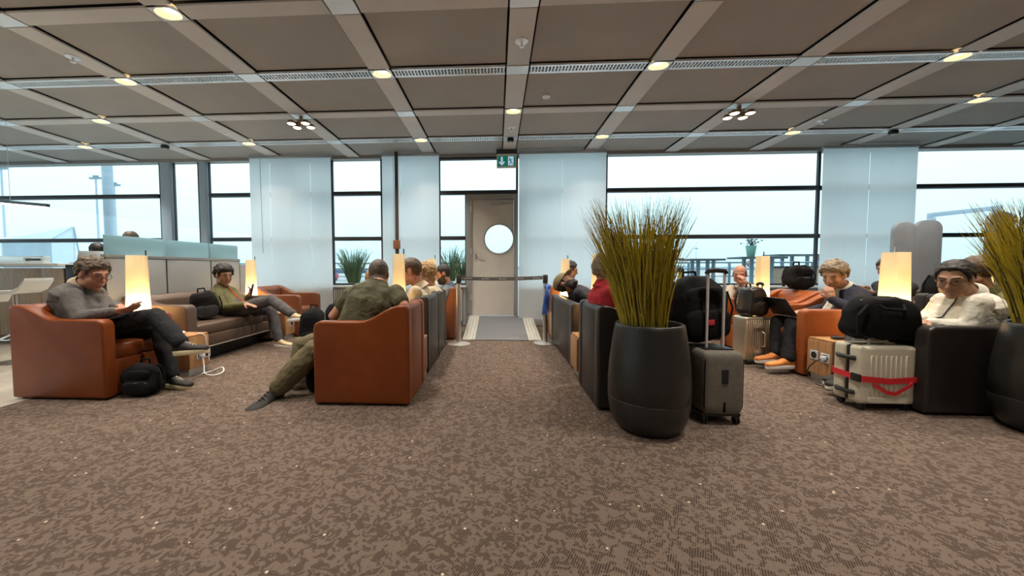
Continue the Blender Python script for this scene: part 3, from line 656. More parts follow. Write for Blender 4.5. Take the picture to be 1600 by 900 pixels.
for x in (-.33, .30): MB().box(x-.06, x+.06, -.056, -.049, .025, .09).build('socket', M_white, q, .003); MB().box(x-.02, x+.03, -.06, -.055, .04, .075).build('socket_well', M_black, q, .002)
MB().box(.31, .52, -.075, -.056, .045, .075).build('plug', M_black, q, .006)
pl = at(102, 398, Yc+.1); q = thing('laptop', 'silver laptop open on the bar counter', 'laptop', (xr+.02, Yc+.30, zt), .5)
MB().box(-.15, .15, -.1, .1, 0, .015).build('base', M_alu, q, .003); MB().box(-.15, .15, -.006, .006, 0, .2, Matrix.Translation((0, .1, .012)) @ Matrix.Rotation(-.35, 4, 'X')).build('screen', M_alu, q, .003)
M_chrome = mat('chrome', (.75, .75, .74), .14, metal=1.0)
def bar_stool(lab, pxc, Y):
    p = at(pxc, 470, Y); t = thing('bar_stool', lab, 'bar stool', (p.x, Y, 0), .15, 'chrome bar stools at the counter')
    MB().lathe([(.20, 0), (.20, .012), (.05, .03), (.03, .04)], (0, 0, 0), 28).build('base', M_chrome, t); MB().lathe([(.03, .04), (.03, .5), (.022, .5), (.022, .80)], (0, 0, 0), 16).build('column', M_chrome, t)
    MB().tube([(-.02, -.03, .34), (.0, -.2, .30), (.12, -.22, .30), (.12, 0, .34)], .011, 8).build('footrest', M_chrome, t)
    path = [(-.24, .80-.02), (-.20, .86), (-.12, .885), (.0, .885), (.12, .89), (.20, .93), (.25, 1.0), (.27, 1.03)]
    MB().rings([[V((x, -.16, z-.07)), V((x, .16, z-.07)), V((x, .16, z-.03)), V((x, -.16, z-.03))] for x, z in path]).build('seat', mat('stool_shell', (.66, .66, .62), .3), t, .006)
    return t
bar_stool('pale moulded bar stool with chrome base before the counter', 24, 4.0)
t = thing('pendant_bar_lamp', 'slim linear pendant lamp hanging over the bar counter', 'pendant lamp', (0, 0, 0))
a, b = at(-60, 309, 5.4), at(75, 321, 4.7); dv = (b-a)
MB().tube([a, b], .028, 4).build('housing', M_frame, t, smooth=False); MB().tube([a-V((0, 0, .03)), b-V((0, 0, .03))-dv*.02], .014, 4).build('light_strip', mat('led_strip', (1, 1, 1), .4, emit=(1, .93, .8), estr=2.2), t, smooth=False)
for u in (.15, .6): MB().tube([a+dv*u, V(((a+dv*u).x, (a+dv*u).y, CEIL))], .003, 5).build('wire', M_steel, t)
# ---- acoustic screens on the right
M_felt = mat('grey_felt', (.32, .35, .385), .9, var=.06, vscale=6, bump=.5, bscale=300)
def screen(lab, pts, Y):
    t = None
    for (xa, xb, yt), dy in zip(pts, (0, .0)):
        a, b = at(xa, yt, Y), at(xb, yt, Y); c = (a+b)/2
        if t is None: t = thing('acoustic_screen', lab, 'screen', (c.x, Y, 0), 0, 'grey felt privacy screens'); ox_ = c.x
        w, h = b.x-a.x, c.z; r = .14 if w > .3 else .1
        poly = [(w/2, .02), (w/2, h-r)]+[(w/2-r+r*math.cos(PI/2*k/6), h-r+r*math.sin(PI/2*k/6)) for k in range(1, 7)]+[(-w/2+r-r*math.sin(PI/2*k/6), h-r+r*math.cos(PI/2*k/6)) for k in range(0, 7)]+[(-w/2, .02)]
        poly = [(x+c.x-ox_, z) for x, z in poly]; MB().prism(poly, -.03, .03).build('felt_panel', M_felt, t, .014, 2, ang=50)
    MB().box(-.15, .15, -.15, .15, 0, .02).build('foot_plate', M_steel, t, .004)
screen('tall folded grey felt screen before the blind on the right', ((1395, 1430, 347), (1429, 1471, 344)), 5.9)
screen('tall narrow grey felt screen at right, behind grass planter', ((1543, 1583, 331),), 5.6)
screen('tall grey felt screen at the right edge of view', ((1597, 1640, 333),), 5.6)
# ---- barrier
for x, y, w, r in ((-.555, 5.23, 'left', 0), (.70, 5.33, 'right', 0)):
    t = thing('barrier_post', 'steel queue barrier post at the %s end of belt' % w, 'barrier post', (x, y, 0), 0, 'queue barrier posts')
    MB().lathe([(.165, 0), (.165, .012), (.13, .022), (.04, .03), (.032, .05)], (0, 0, 0), 36).build('base', M_steel, t); MB().lathe([(.032, .03), (.032, .89)], (0, 0, 0), 20).build('pole', M_steel, t, ang=60)
    MB().lathe([(.037, .885), (.037, 1.0), (.03, 1.008), (.005, 1.01)], (0, 0, 0), 20).build('belt_head', M_black, t, ang=50)
t = thing('barrier_belt', 'grey retractable belt with small white print across the ramp', 'belt', (.07, 5.28, .955)); n = 16; rr = []
ba, bb = V((-.555+.036-.07, -.05, .005)), V((.70-.04-.07, .05, .012))
for k in range(n+1):
    u = k/n; c = ba.lerp(bb, u); sag = -.014*math.sin(PI*u); rr.append([c+V((0, q, zz+sag)) for q, zz in ((-.002, -.026), (.002, -.026), (.002, .026), (-.002, .026))])
MB().rings(rr).build('webbing', mat('belt_grey', (.17, .165, .16), .7), t, smooth=False)
g = MB()
for u in (.06, .27, .48, .69, .90):
    c = ba.lerp(bb, u)+V((0, -.004, -.014*math.sin(PI*u)))
    g.box(c.x-.015, c.x-.008, c.y-.001, c.y+.001, c.z-.011, c.z+.013); g.box(c.x-.02, c.x-.004, c.y-.001, c.y+.001, c.z-.012, c.z-.006)
    for k in range(8): g.box(c.x+.005+k*.011, c.x+.012+k*.011, c.y-.001+k*.0008, c.y+.001+k*.0008, c.z-.006, c.z+.004+(.005 if k in (0, 3, 5) else 0))
g.build('printed_marks', M_white, t, smooth=False)
# ---- big grass planters
M_pot = mat('charcoal_pot', (.020, .019, .017), .34, var=.15, vscale=25, bump=.3, bscale=200)
M_g1 = translucent('olive_blade', (.62, .52, .07), (.72, .60, .09), .45); M_g2 = mat('dark_olive_blade', (.40, .33, .04), .6); M_g3 = translucent('yellow_blade', (.74, .62, .14), (.78, .66, .16), .45); M_g4 = mat('dark_stem', (.055, .042, .020), .7)
potp = [(.175, 0), (.185, .004), (.225, .05), (.250, .12), (.262, .22), (.2615, .223), (.2595, .225), (.262, .228), (.262, .34), (.255, .46), (.235, .62), (.222, .70), (.218, .722), (.210, .728), (.198, .726), (.192, .70), (.19, .64)]
grass_planter('grass_planter', 'charcoal planter with tall olive grass in front, right of aisle', (1.04, 2.535), .2, .725, 1100, .94, .22, [M_g1, M_g2, M_g1, M_g3, M_g1, M_g4], M_pot, potp, rs=11, fine=1, bw=.0032)
grass_planter('grass_planter', 'charcoal planter with tall olive grass at right edge of view', (3.69, 2.57), .2, .725, 1100, .94, .22, [M_g1, M_g2, M_g1, M_g3, M_g1, M_g4], M_pot, potp, rs=12, fine=1, bw=.0032)
# ================================================================== PEOPLE
SKIN = {'fair': (.52, .29, .20), 'ruddy': (.50, .24, .16), 'tan': (.42, .23, .145), 'olive': (.40, .22, .14)}
def skin_mat(k): return mat('skin_'+k, SKIN[k], .5, spec=.35, var=.06, vscale=30)
def cloth(name, c, var=.10, rough=.85, bs=9):
    m = mat('cloth_'+name, c, rough, var=var, vscale=14, bump=.55, bscale=bs, spec=.2)
    for q in m.node_tree.nodes:
        if q.type == 'BUMP': q.inputs['Distance'].default_value = .024
        if q.type == 'TEX_NOISE' and abs(q.inputs['Scale'].default_value-bs) < .01: q.inputs['Distortion'].default_value = 1.5; q.inputs['Detail'].default_value = 2
    return m
_tex = {}
def remeshed(mb, name, voxel, smooth=3, wr=0.0, wsize=.09):
    me = mb.mesh(name, smooth=False); ob = bpy.data.objects.new(name, me); COL.objects.link(ob)
    r = ob.modifiers.new('r', 'REMESH'); r.mode = 'VOXEL'; r.voxel_size = voxel; r.use_smooth_shade = True
    if smooth:
        s_ = ob.modifiers.new('s', 'SMOOTH'); s_.factor = .5; s_.iterations = smooth
    if wr:
        key = wsize
        if key not in _tex:
            tx = bpy.data.textures.new('folds', 'CLOUDS'); tx.noise_scale = wsize; tx.noise_depth = 2; _tex[key] = tx
        dm = ob.modifiers.new('d', 'DISPLACE'); dm.texture = _tex[key]; dm.strength = wr; dm.mid_level = .5; dm.texture_coords = 'LOCAL'
    dg = bpy.context.evaluated_depsgraph_get(); dg.update()
    out = bpy.data.meshes.new_from_object(ob.evaluated_get(dg)); out.name = name
    bpy.data.objects.remove(ob); bpy.data.meshes.remove(me); out.shade_smooth()
    return out
def attach(name, me, m, parent, kind=None):
    o = bpy.data.objects.new(name, me); COL.objects.link(o); o.data.materials.clear(); o.data.materials.append(m); o.parent = parent; return o
def frame(fwd, up=(0, 0, 1)):
    f = V(fwd).normalized(); u = V(up); s_ = u.cross(f).normalized(); u = f.cross(s_); return f, s_, u     # forward, left, up
def hand(mb, w, d, n, side_, curl=.6, k=1.1):
    """w wrist, d pointing direction, n palm normal (the side the palm faces), side_ +1 left hand / -1 right hand"""
    d = V(d).normalized(); n = V(n); n = (n-d*n.dot(d)).normalized(); a = d.cross(n)*side_      # a points to the thumb side
    w = V(w); mb.cap(w, .027*k, w+d*.03*k, .030*k, 10)
    for o_ in (-.026, -.009, .009, .026): mb.cap(w+d*.015*k+a*o_*k*.7, .016*k, w+d*.078*k+a*o_*k, .0125*k, 8)
    for o_, L in ((.030, .068), (.010, .078), (-.010, .072), (-.029, .055)):
        p = w+d*.082*k+a*o_*k; dd = d.copy()
        for seg, q in enumerate((.46, .32, .24)):
            ang = curl*(.75 if seg == 0 else .9); dd = (dd*math.cos(ang)+n*math.sin(ang)).normalized() if seg or True else dd
            nn = (n-dd*n.dot(dd)); n2 = nn.normalized() if nn.length > 1e-4 else -d
            p2 = p+dd*L*q*1.1*k; mb.cap(p, .0095*k, p2, .0082*k, 8); p = p2
            if seg < 2: n_ = n2
    p = w+d*.022*k+a*.026*k; p2 = p+(d*.6+a*.65+n*.35).normalized()*.045*k; p3 = p2+(d*.85+a*.1+n*.45).normalized()*.032*k
    mb.cap(p, .015*k, p2, .0115*k, 8).cap(p2, .0115*k, p3, .009*k, 8)
def torso_rings(mb, pel, chest, neck, fw, left, s, infl, belly=0.0, top=True, neckr=.055, shw=.19):
    up1 = (chest-pel).normalized(); L = (chest-pel).length
    P = [(pel-up1*.10*s, .135, .105), (pel-up1*.03*s, .172, .125), (pel+up1*.06*s, .168, .125+belly*.5), (pel.lerp(chest, .45), .160+belly*.4, .118+belly), (pel.lerp(chest, .75), .168+belly*.2, .120+belly*.5), (chest, .182, .122), (chest.lerp(neck, .38), shw*.98, .108), (chest.lerp(neck, .68), shw*.80, .085), (chest.lerp(neck, .90), .088, .068), (neck, neckr*1.15, neckr*1.15)]
    rr = []; n = len(P)
    for i, (c, a, b) in enumerate(P):
        t = (P[min(i+1, n-1)][0]-P[max(i-1, 0)][0]).normalized(); lf = (left-t*left.dot(t)).normalized(); ff = lf.cross(t).normalized()
        off = ff*(.35*belly if 1 < i < 5 else 0)
        rr.append([c+off+lf*math.copysign(abs(math.cos(2*PI*k/20))**.85, math.cos(2*PI*k/20))*(a*s+infl)+ff*math.copysign(abs(math.sin(2*PI*k/20))**.85, math.sin(2*PI*k/20))*(b*s+infl) for k in range(20)])
    mb.rings(rr)
def shoe(parent, ankle, toe, up, c_up, c_sole, s=1.1, laces=None, low=True, L=.285):
    f, l, u = frame(toe, up); A = V(ankle)-u*.075*s; h = []
    prof = [(-.07, .028, .060), (-.055, .034, .085), (-.01, .037, .092), (.05, .038, .078), (.10, .043, .055), (.145, .047, .050), (.185, .044, .043), (.208, .037, .037), (.222, .024, .028)]
    k_ = L/.285
    rr = [[A+f*(x*s*k_)+l*(math.cos(2*PI*k/16)*w*s)+u*((.012+(zt_*.5)*(1+math.sin(2*PI*k/16)))*s) for k in range(16)] for x, w, zt_ in prof]
    ob = MB().rings(rr).build('shoe', c_up, parent, ang=80)
    def outl(z, g): return [A+f*((.070+.152*math.copysign(abs(math.cos(2*PI*k/24))**.8, math.cos(2*PI*k/24)))*s*k_)+l*((.043+.006*math.cos(2*PI*k/24))*math.copysign(abs(math.sin(2*PI*k/24))**.6, math.sin(2*PI*k/24))*s*g)+u*z*s for k in range(24)]
    MB().rings([outl(-.012, .97), outl(-.008, 1.03), outl(.022, 1.05), outl(.026, 1.0)]).build('sole', c_sole, ob, ang=60)
    if laces:
        g = MB()
        for j in range(5):
            x = .035+.022*j; z = .085-.0075*j*1.1
            g.tube([A+f*x*s-l*.022*s+u*z*s*.93, A+f*(x+.006)*s+u*(z+.012)*s, A+f*(x+.012)*s+l*.022*s+u*z*s*.93], .0035*s, 5)
        g.build('laces', laces, ob)
    return ob
def head_mesh(mb, c, F, L, U, s, fat=0.0):
    def P(f, l, u): return c+F*(f*s)+L*(l*s)+U*(u*s)
    def E(p, a, b, d): mb.ell(p, (F*a*s, L*b*s, U*d*s), 20, 14)
    E(P(-.018, 0, .030), .098, .077, .092); E(P(.020, 0, -.038), .070+fat*.3, .062+fat, .088); E(P(.010, 0, .010), .085, .071, .075)
    for q in (-1, 1):
        E(P(.050, q*.036, -.025), .034, .028+fat*.5, .034); E(P(-.005, q*.077, -.008), .020, .009, .031); E(P(.010, q*.050, -.066), .045, .020+fat*.6, .036)
        mb.cap(P(.083, q*.012, .034), .010*s, P(.072, q*.046, .034), .010*s, 8)
        mb.cap(P(.081, q*.018, .006), .010*s, P(.074, q*.040, .007), .009*s, 8)
        mb.cap(P(.098, q*.011, -.026), .008*s, P(.092, q*.012, -.026), .008*s, 8)
    mb.cap(P(.088, 0, .026), .009*s, P(.110, 0, -.020), .0125*s, 10)
    E(P(.086, 0, -.052), .014, .024, .007); E(P(.084, 0, -.066), .014, .021, .008); E(P(.072, 0, -.098), .026, .028, .022)
def shell(src, head, F, L, U, hs_, grow, th, rough, edge, seed):
    """hair or beard grown off the head's own surface"""
    vs = src.vertices; g = {}
    for v_ in vs:
        d = v_.co-head
        if d.length < .2*hs_: 
            f, l, u = d.dot(F)/hs_, d.dot(L)/hs_, d.dot(U)/hs_; g[v_.index] = (grow(f, l, u), f, l, u)
    fs = [list(p.vertices) for p in src.polygons if all(i in g for i in p.vertices) and sum(g[i][0] for i in p.vertices) > 0]
    ids = sorted({i for f in fs for i in f}); mp = {i: k for k, i in enumerate(ids)}; out = []; inn = []
    for i in ids:
        w, f, l, u = g[i]; e_ = max(0, min(1, w/edge)); e_ = e_*e_*(3-2*e_); q = V((f, l, u))
        n1 = noise.noise(q*55+V((seed, 0, 0)))*rough+noise.noise(V((f*150+seed, l*220, u*60)))*rough*.5
        out.append(vs[i].co+vs[i].normal*(.0015+max(.001, th+n1)*(.12+.88*e_))*hs_); inn.append(vs[i].co-vs[i].normal*.004)
    n = len(ids); cnt = {}
    for f in fs:
        for a_, b_ in zip(f, f[1:]+f[:1]): cnt[(a_, b_)] = 1
    faces = [[mp[i] for i in f] for f in fs]+[[mp[i]+n for i in f][::-1] for f in fs]+[[mp[b_], mp[a_], mp[a_]+n, mp[b_]+n] for a_, b_ in cnt if (b_, a_) not in cnt]
    me = bpy.data.meshes.new('hair'); me.from_pydata([tuple(p) for p in out+inn], [], faces); me.shade_smooth(); return me
def person(label, joints, fwd, face, skin='fair', s=1.1, shirt=None, sleeve='long', pants=None, shoes=None, hair=None, hs=None, belly=.0, fat=0.0, vox=.0085, head_s=None, roll=0.0, side_v=None, glasses=False, beard=None, collar=None, hem=True, curlL=.6, curlR=.6, lace=None, neckr=.056, shw=.19, short_pants=False, base=None, wr=.014, shoeL=.285, bag=1.0, slv=.62, hem_=.93, shoe_s=.98, placket=None):
    J = {k: (v if isinstance(v, Vector) else (at(*v) if len(v) == 3 else V(v[:3]))) for k, v in joints.items() if k not in ('hl', 'hr', 'tl', 'tr')}
    base = V(base) if base else V((J['pel'].x, J['pel'].y, 0))
    t = thing('person', label, 'person', base, 0)
    for k in J: J[k] = J[k]-base
    fw = V((fwd[0], fwd[1], 0)).normalized(); left = V((-fw.y, fw.x, 0)) if side_v is None else V(side_v).normalized()
    head_s = head_s or s; k = s
    pel, chest, neck, head = J['pel'], J['chest'], J['neck'], J['head']
    F, L, U = frame(face); 
    if roll: R_ = Matrix.Rotation(roll, 3, F); L = R_ @ L; U = R_ @ U
    shl = chest.lerp(neck, .50)+left*(shw*.93*k); shr = chest.lerp(neck, .50)-left*(shw*.93*k)
    if 'shl' in J: shl = J['shl']
    if 'shr' in J: shr = J['shr']
    hipl = pel+left*.095*k-V((0, 0, .02)); hipr = pel-left*.095*k-V((0, 0, .02))
    B = MB(); torso_rings(B, pel, chest, neck, fw, left, k, -.004, belly, neckr=neckr)
    B.cap(neck-V((0, 0, .02)), neckr*1.05*k, head-F*.022*head_s-U*.055*head_s, neckr*.95*k, 14); head_mesh(B, head, F, L, U, head_s, fat)
    for sd, sh, q in ((1, shl, 'l'), (-1, shr, 'r')):
        el, wr_ = J['el'+q], J['wr'+q]
        B.cap(sh, .052*k, el, .038*k); B.cap(el, .039*k, wr_, .026*k)
        hd = joints.get('h'+q) or ((wr_-el).normalized(), (0, 0, -1)); hand(B, wr_, hd[0], hd[1], sd, curlL if q == 'l' else curlR, k)
    for sd, hp, q in ((1, hipl, 'l'), (-1, hipr, 'r')):
        kn, an = J['kn'+q], J['an'+q]
        B.cap(hp, .080*k, kn, .054*k); B.cap(kn, .052*k, kn.lerp(an, .35)-V((0, 0, 0)), .052*k); B.cap(kn.lerp(an, .35), .052*k, an, .034*k)
        tv = V(joints.get('t'+q, ((fw.x, fw.y, 0), (0, 0, 1)))[0]).normalized(); B.cap(an-V((0, 0, .03)), .034*k, an+tv*.10*k-V((0, 0, .045)), .024*k)
    bodyo = attach('body', remeshed(B, 'body', vox, 2), skin_mat(skin), t)
    # clothing
    S = MB(); torso_rings(S, pel, chest, neck, fw, left, k, .013, belly, neckr=neckr+.002)
    for sh, q in ((shl, 'l'), (shr, 'r')):
        el, wr_ = J['el'+q], J['wr'+q]
        if sleeve == 'long':
            S.cap(sh, .069*k, el, .055*k); S.cap(el, .055*k, el.lerp(wr_, .5), .050*k); S.cap(el.lerp(wr_, .5), .049*k, el.lerp(wr_, .93), .039*k)
        else:
            S.cap(sh, .071*k, sh.lerp(el, slv), .066*k)
    S_obj = attach('shirt', remeshed(S, 'shirt', vox*1.25, 2, wr), shirt, t)
    if placket:
        from mathutils.bvhtree import BVHTree
        sm_ = S_obj.data; bv = BVHTree.FromPolygons([v_.co.copy() for v_ in sm_.vertices], [tuple(p_.vertices) for p_ in sm_.polygons]); pts = []
        for i in range(10):
            c_ = neck.lerp(chest, min(1, .12+.25*i)) if i < 4 else chest.lerp(pel, (i-3.5)/6.5*.8)
            hit = bv.ray_cast(c_+fw*.6, -fw)
            if hit[0]: pts.append(hit[0]+fw*.003)
        if len(pts) > 3: MB().tube(pts, placket[1], 6).build('placket', placket[0], t)
    if collar:
        rr = []; ax = (head-neck).normalized()
        for z, q in ((-.035, neckr*1.60), (.0, neckr*1.36), (.028, neckr*1.20), (.030, neckr*1.10), (-.03, neckr*1.15)):
            a_ = left-ax*left.dot(ax); a_.normalize(); b_ = ax.cross(a_); rr.append([neck+ax*(z*k)+(a_*math.cos(2*PI*i/20)+b_*math.sin(2*PI*i/20))*q*k for i in range(20)])
        MB().rings(rr, cap=False).build('collar', collar, t, ang=0)
    T = MB()
    up1 = (chest-pel).normalized()
    rr = []
    for dz, a, b in ((-.12, .13, .105), (-.05, .182, .138), (.05, .178, .134+belly*.4), (.11, .170, .126+belly*.6)):
        ff = left.cross(up1).normalized(); rr.append([pel+up1*(dz*k)+left*math.cos(2*PI*i/20)*(a*k+.010)+ff*math.sin(2*PI*i/20)*(b*k+.010) for i in range(20)])
    T.rings(rr)
    for hp, q in ((hipl, 'l'), (hipr, 'r')):
        kn, an = J['kn'+q], J['an'+q]
        T.cap(hp, .098*k, hp.lerp(kn, .5), .087*k); T.cap(hp.lerp(kn, .5), .087*k, kn, .070*k)
        if not short_pants: T.cap(kn, .070*k*(.5+.5*bag), kn.lerp(an, .45), .068*k*bag); T.cap(kn.lerp(an, .45), .068*k*bag, kn.lerp(an, hem_), .060*k*bag)
    attach('trousers' if not short_pants else 'shorts', remeshed(T, 'trousers', vox*1.25, 2, wr), pants, t)
    if shoes:
        for q in 'lr':
            d_ = joints.get('t'+q, ((fw.x, fw.y, 0), (0, 0, 1))); shoe(t, J['an'+q], d_[0], d_[1], shoes[0], shoes[1], k*shoe_s, lace, L=shoeL)
    # hair and face details
    def P(f, l, u): return head+F*(f*head_s)+L*(l*head_s)+U*(u*head_s)
    if hair:
        h = dict(front=.072, side=.0, back=-.066, th=.014, rough=.006, bald=9); h.update(hs or {})
        def line(f):
            xs = [-.2, -.075, -.045, -.022, -.018, .016, .022, .034, .040, .062, .075, .2]; ys = [h['back'], h['back'], h['back']+.006, -.030+h['side'], .022, .024, -.012+h['side']*.5, -.004+h['side']*.5, .044, h['front']-.008, h['front'], h['front']+.01]
            for a_, b_, c_, d_ in zip(xs[:-1], xs[1:], ys[:-1], ys[1:]):
                if f <= b_: return c_+(d_-c_)*(f-a_)/(b_-a_)
            return ys[-1]
        def grow(f, l, u):
            if abs(l) > .105 or abs(f) > .16 or u > .2 or u < -.14: return -1
            if u < .026 and abs(l) > .0765 and h['side'] > -.03 and f > -.022: return -1
            if u > h['bald'] and f > -.09: return -1
            return u-line(f)-(.016*min(1, abs(l)/.045)*(1 if f > .045 else 0))*h.get('rec', .3)+.008*noise.noise(V((f*60, l*60, u*60)))
        ho = shell(bodyo.data, head, F, L, U, head_s, grow, h['th'], h['rough'], .035, len(label)); ho.name = 'hair'
        attach('hair', ho, hair, t)
    M_eye = mat('eye_dark', (.02, .015, .012), .2); M_lip = mat('lip_'+skin, tuple(c*.62 if i else c*.8 for i, c in enumerate(SKIN[skin])), .5)
    for q in (-1, 1):
        MB().ell(P(.0835, q*.030, .017), (F*.007*head_s, L*.011*head_s, U*.0038*head_s), 10, 8).build('eye', M_eye, t)
        MB().cap(P(.091, q*.015, .040), .0045*head_s, P(.079, q*.047, .043), .0040*head_s, 8).build('eyebrow', hair or M_eye, t)
    MB().cap(P(.097, -.017, -.058), .0035*head_s, P(.097, .017, -.058), .0035*head_s, 8).build('mouth', M_lip, t)
    if glasses:
        g = MB()
        for q in (-1, 1):
            g.tube([P(.102+.0*math.cos(a_), q*.032+.023*math.cos(a_), .012+.018*math.sin(a_)) for a_ in [2*PI*i/16 for i in range(17)]], .0015*head_s, 5); g.tube([P(.100, q*.055, .016), P(.05, q*.076, .016), P(-.01, q*.083, .012)], .0017*head_s, 5)
        g.tube([P(.103, -.009, .016), P(.106, 0, .019), P(.103, .009, .016)], .002*head_s, 5); g.build('glasses', mat('glasses_frame', (.03, .028, .03), .3), t)
    if beard:
        def growb(f, l, u):
            if u < -.135 or u > -.008 or f < -.005 or abs(l) > .1: return -1
            if f > .088 and u > -.046: return -1
            return min(-.010-.42*max(0, f-.01)-u, .03) if f < .075 else min(-.040-u, .03)
        attach('beard', shell(bodyo.data, head, F, L, U, head_s, growb, .007, .003, .015, 3), beard, t)
    return t
def hairm(name, c): return mat('hair_'+name, c, .55, var=.45, vscale=45, bump=.5, bscale=120)
H_dk = hairm('dark', (.018, .014, .012)); H_br = hairm('brown', (.075, .045, .025)); H_gb = hairm('greying_brown', (.11, .080, .055)); H_gy = hairm('grey_blond', (.26, .20, .13)); H_bl = hairm('blond', (.42, .26, .11)); H_stub = hairm('stubble', (.09, .062, .05))
C_blk = cloth('black', (.016, .016, .018)); C_char = cloth('charcoal', (.045, .045, .052)); C_greysw = cloth('grey_sweater', (.135, .125, .12)); C_olv = cloth('olive_jacket', (.115, .108, .045), rough=.6); C_olt = cloth('olive_tee', (.105, .098, .058), var=.3); C_khk = cloth('khaki', (.14, .115, .065)); C_crm = cloth('cream', (.62, .52, .37)); C_wht = cloth('white_linen', (.68, .64, .54)); C_nvy = cloth('navy_cardigan', (.032, .034, .052)); C_red = cloth('red', (.46, .035, .045)); C_blu = cloth('slate_blue', (.13, .17, .23)); C_mau = cloth('mauve', (.42, .38, .44)); C_jn = cloth('grey_jeans', (.085, .083, .09), var=.2); C_lbl = cloth('light_blue', (.35, .52, .68)); C_gryp = cloth('grey_trousers', (.15, .16, .16)); C_pnk = cloth('pink_shorts', (.55, .40, .36)); C_oat = cloth('oatmeal', (.50, .44, .36))
S_cream = mat('cream_sole', (.72, .62, .40), .6); S_wht = mat('white_sole', (.75, .74, .70), .6); S_dk = mat('dark_sole', (.02, .02, .02), .7); S_blk = mat('black_suede', (.022, .02, .018), .8); S_org = mat('orange_suede', (.62, .22, .05), .75, var=.15, vscale=30); S_beige = mat('beige_knit', (.55, .44, .27), .8); M_lace = mat('cream_lace', (.66, .60, .48), .7); M_olace = mat('orange_lace', (.70, .32, .10), .7)

# man in the grey sweater, left
person('grey-haired man in grey sweater and glasses reading his phone, legs crossed', {
    'pel': (152, 512, 3.17), 'chest': (122, 466, 3.17), 'neck': (130, 443, 3.17), 'head': (146, 428, 3.15),
    'shr': (112, 462, 2.99), 'shl': (138, 460, 3.37), 'elr': (124, 497, 2.93), 'wrr': (182, 486, 2.98), 'ell': (168, 480, 3.42), 'wrl': (186, 480, 3.16),
    'hr': ((1, .25, .12), (.1, .5, .9)), 'hl': ((.9, -.45, .05), (-.2, -.4, -.9)),
    'knr': (243, 494, 3.10), 'anr': (284, 538, 3.02), 'knl': (250, 513, 3.30), 'anl': (268, 590, 3.20),
    'tr': ((1, -.05, .10), (-.1, 0, 1)), 'tl': ((1, -.2, 0), (0, 0, 1))},
    (1, 0), (.93, -.10, -.42), 'ruddy', 1.08, C_greysw, 'long', C_blk, (S_blk, S_cream), H_gb, dict(front=.070, th=.018, rough=.012), .03, .006, .006, 1.17, glasses=True, collar=C_crm, lace=M_lace, curlR=.5, curlL=.45)
# young man on the sofa
person('young dark-haired man in olive bomber jacket on sofa, looking at phone', {
    'pel': (374, 484, 4.95), 'chest': (350, 463, 4.95), 'neck': (346, 447, 4.95), 'head': (350, 430, 4.93),
    'shr': (341, 459, 4.78), 'shl': (356, 458, 5.13), 'elr': (352, 481, 4.70), 'wrr': (383, 475, 4.68), 'ell': (384, 473, 5.13), 'wrl': (390, 462, 4.96),
    'hr': ((1, -.1, -.15), (0, 0, -1)), 'hl': ((.35, -.2, .9), (-.5, -.8, .1)),
    'knr': (424, 468, 4.82), 'anr': (458, 492, 4.70), 'knl': (424, 483, 5.05), 'anl': (436, 532, 4.95),
    'tr': ((.9, -.2, .1), (0, .2, 1)), 'tl': ((1, -.25, 0), (0, 0, 1))},
    (1, -.1), (.86, -.42, -.28), 'olive', 1.05, C_olv, 'long', C_jn, (S_beige, S_wht), H_dk, dict(front=.062, th=.024, rough=.012), vox=.0085, head_s=1.16, collar=C_olv, lace=M_lace, curlR=.15, placket=(cloth('rust_lining', (.38, .10, .03)), .016))
# man in the olive tee seen from behind
person('broad man in olive T-shirt seen from behind, bending forward in caramel armchair', {
    'pel': (560, 520, 3.12), 'chest': (580, 476, 3.14), 'neck': (590, 443, 3.27), 'head': (592, 429, 3.40),
    'shl': (549, 461, 3.20), 'shr': (619, 459, 3.14), 'ell': (521, 494, 3.18), 'elr': (634, 483, 3.02), 'wrl': (560, 512, 3.42), 'wrr': (612, 508, 3.28),
    'hr': ((-.5, .8, 0), (0, 0, -1)), 'hl': ((.5, .8, 0), (0, 0, -1)),
    'knl': (472, 540, 3.30), 'anl': (468, 612, 3.22), 'knr': (492, 546, 3.02), 'anr': (427, 614, 2.96),
    'tr': ((-.10, -1, 0), (0, 0, 1)), 'tl': ((-1, .1, 0), (0, 0, 1))},
    (-.35, .94), (-.10, .93, -.35), 'ruddy', 1.12, C_olt, 'short', C_khk, (S_blk, S_dk), H_stub, dict(front=.07, th=.004, rough=.002), .03, .008, .007, 1.12, neckr=.066, shw=.225, wr=.022, lace=S_blk, bag=1.25, slv=.46, shoeL=.26, hem_=.84, shoe_s=1.28)
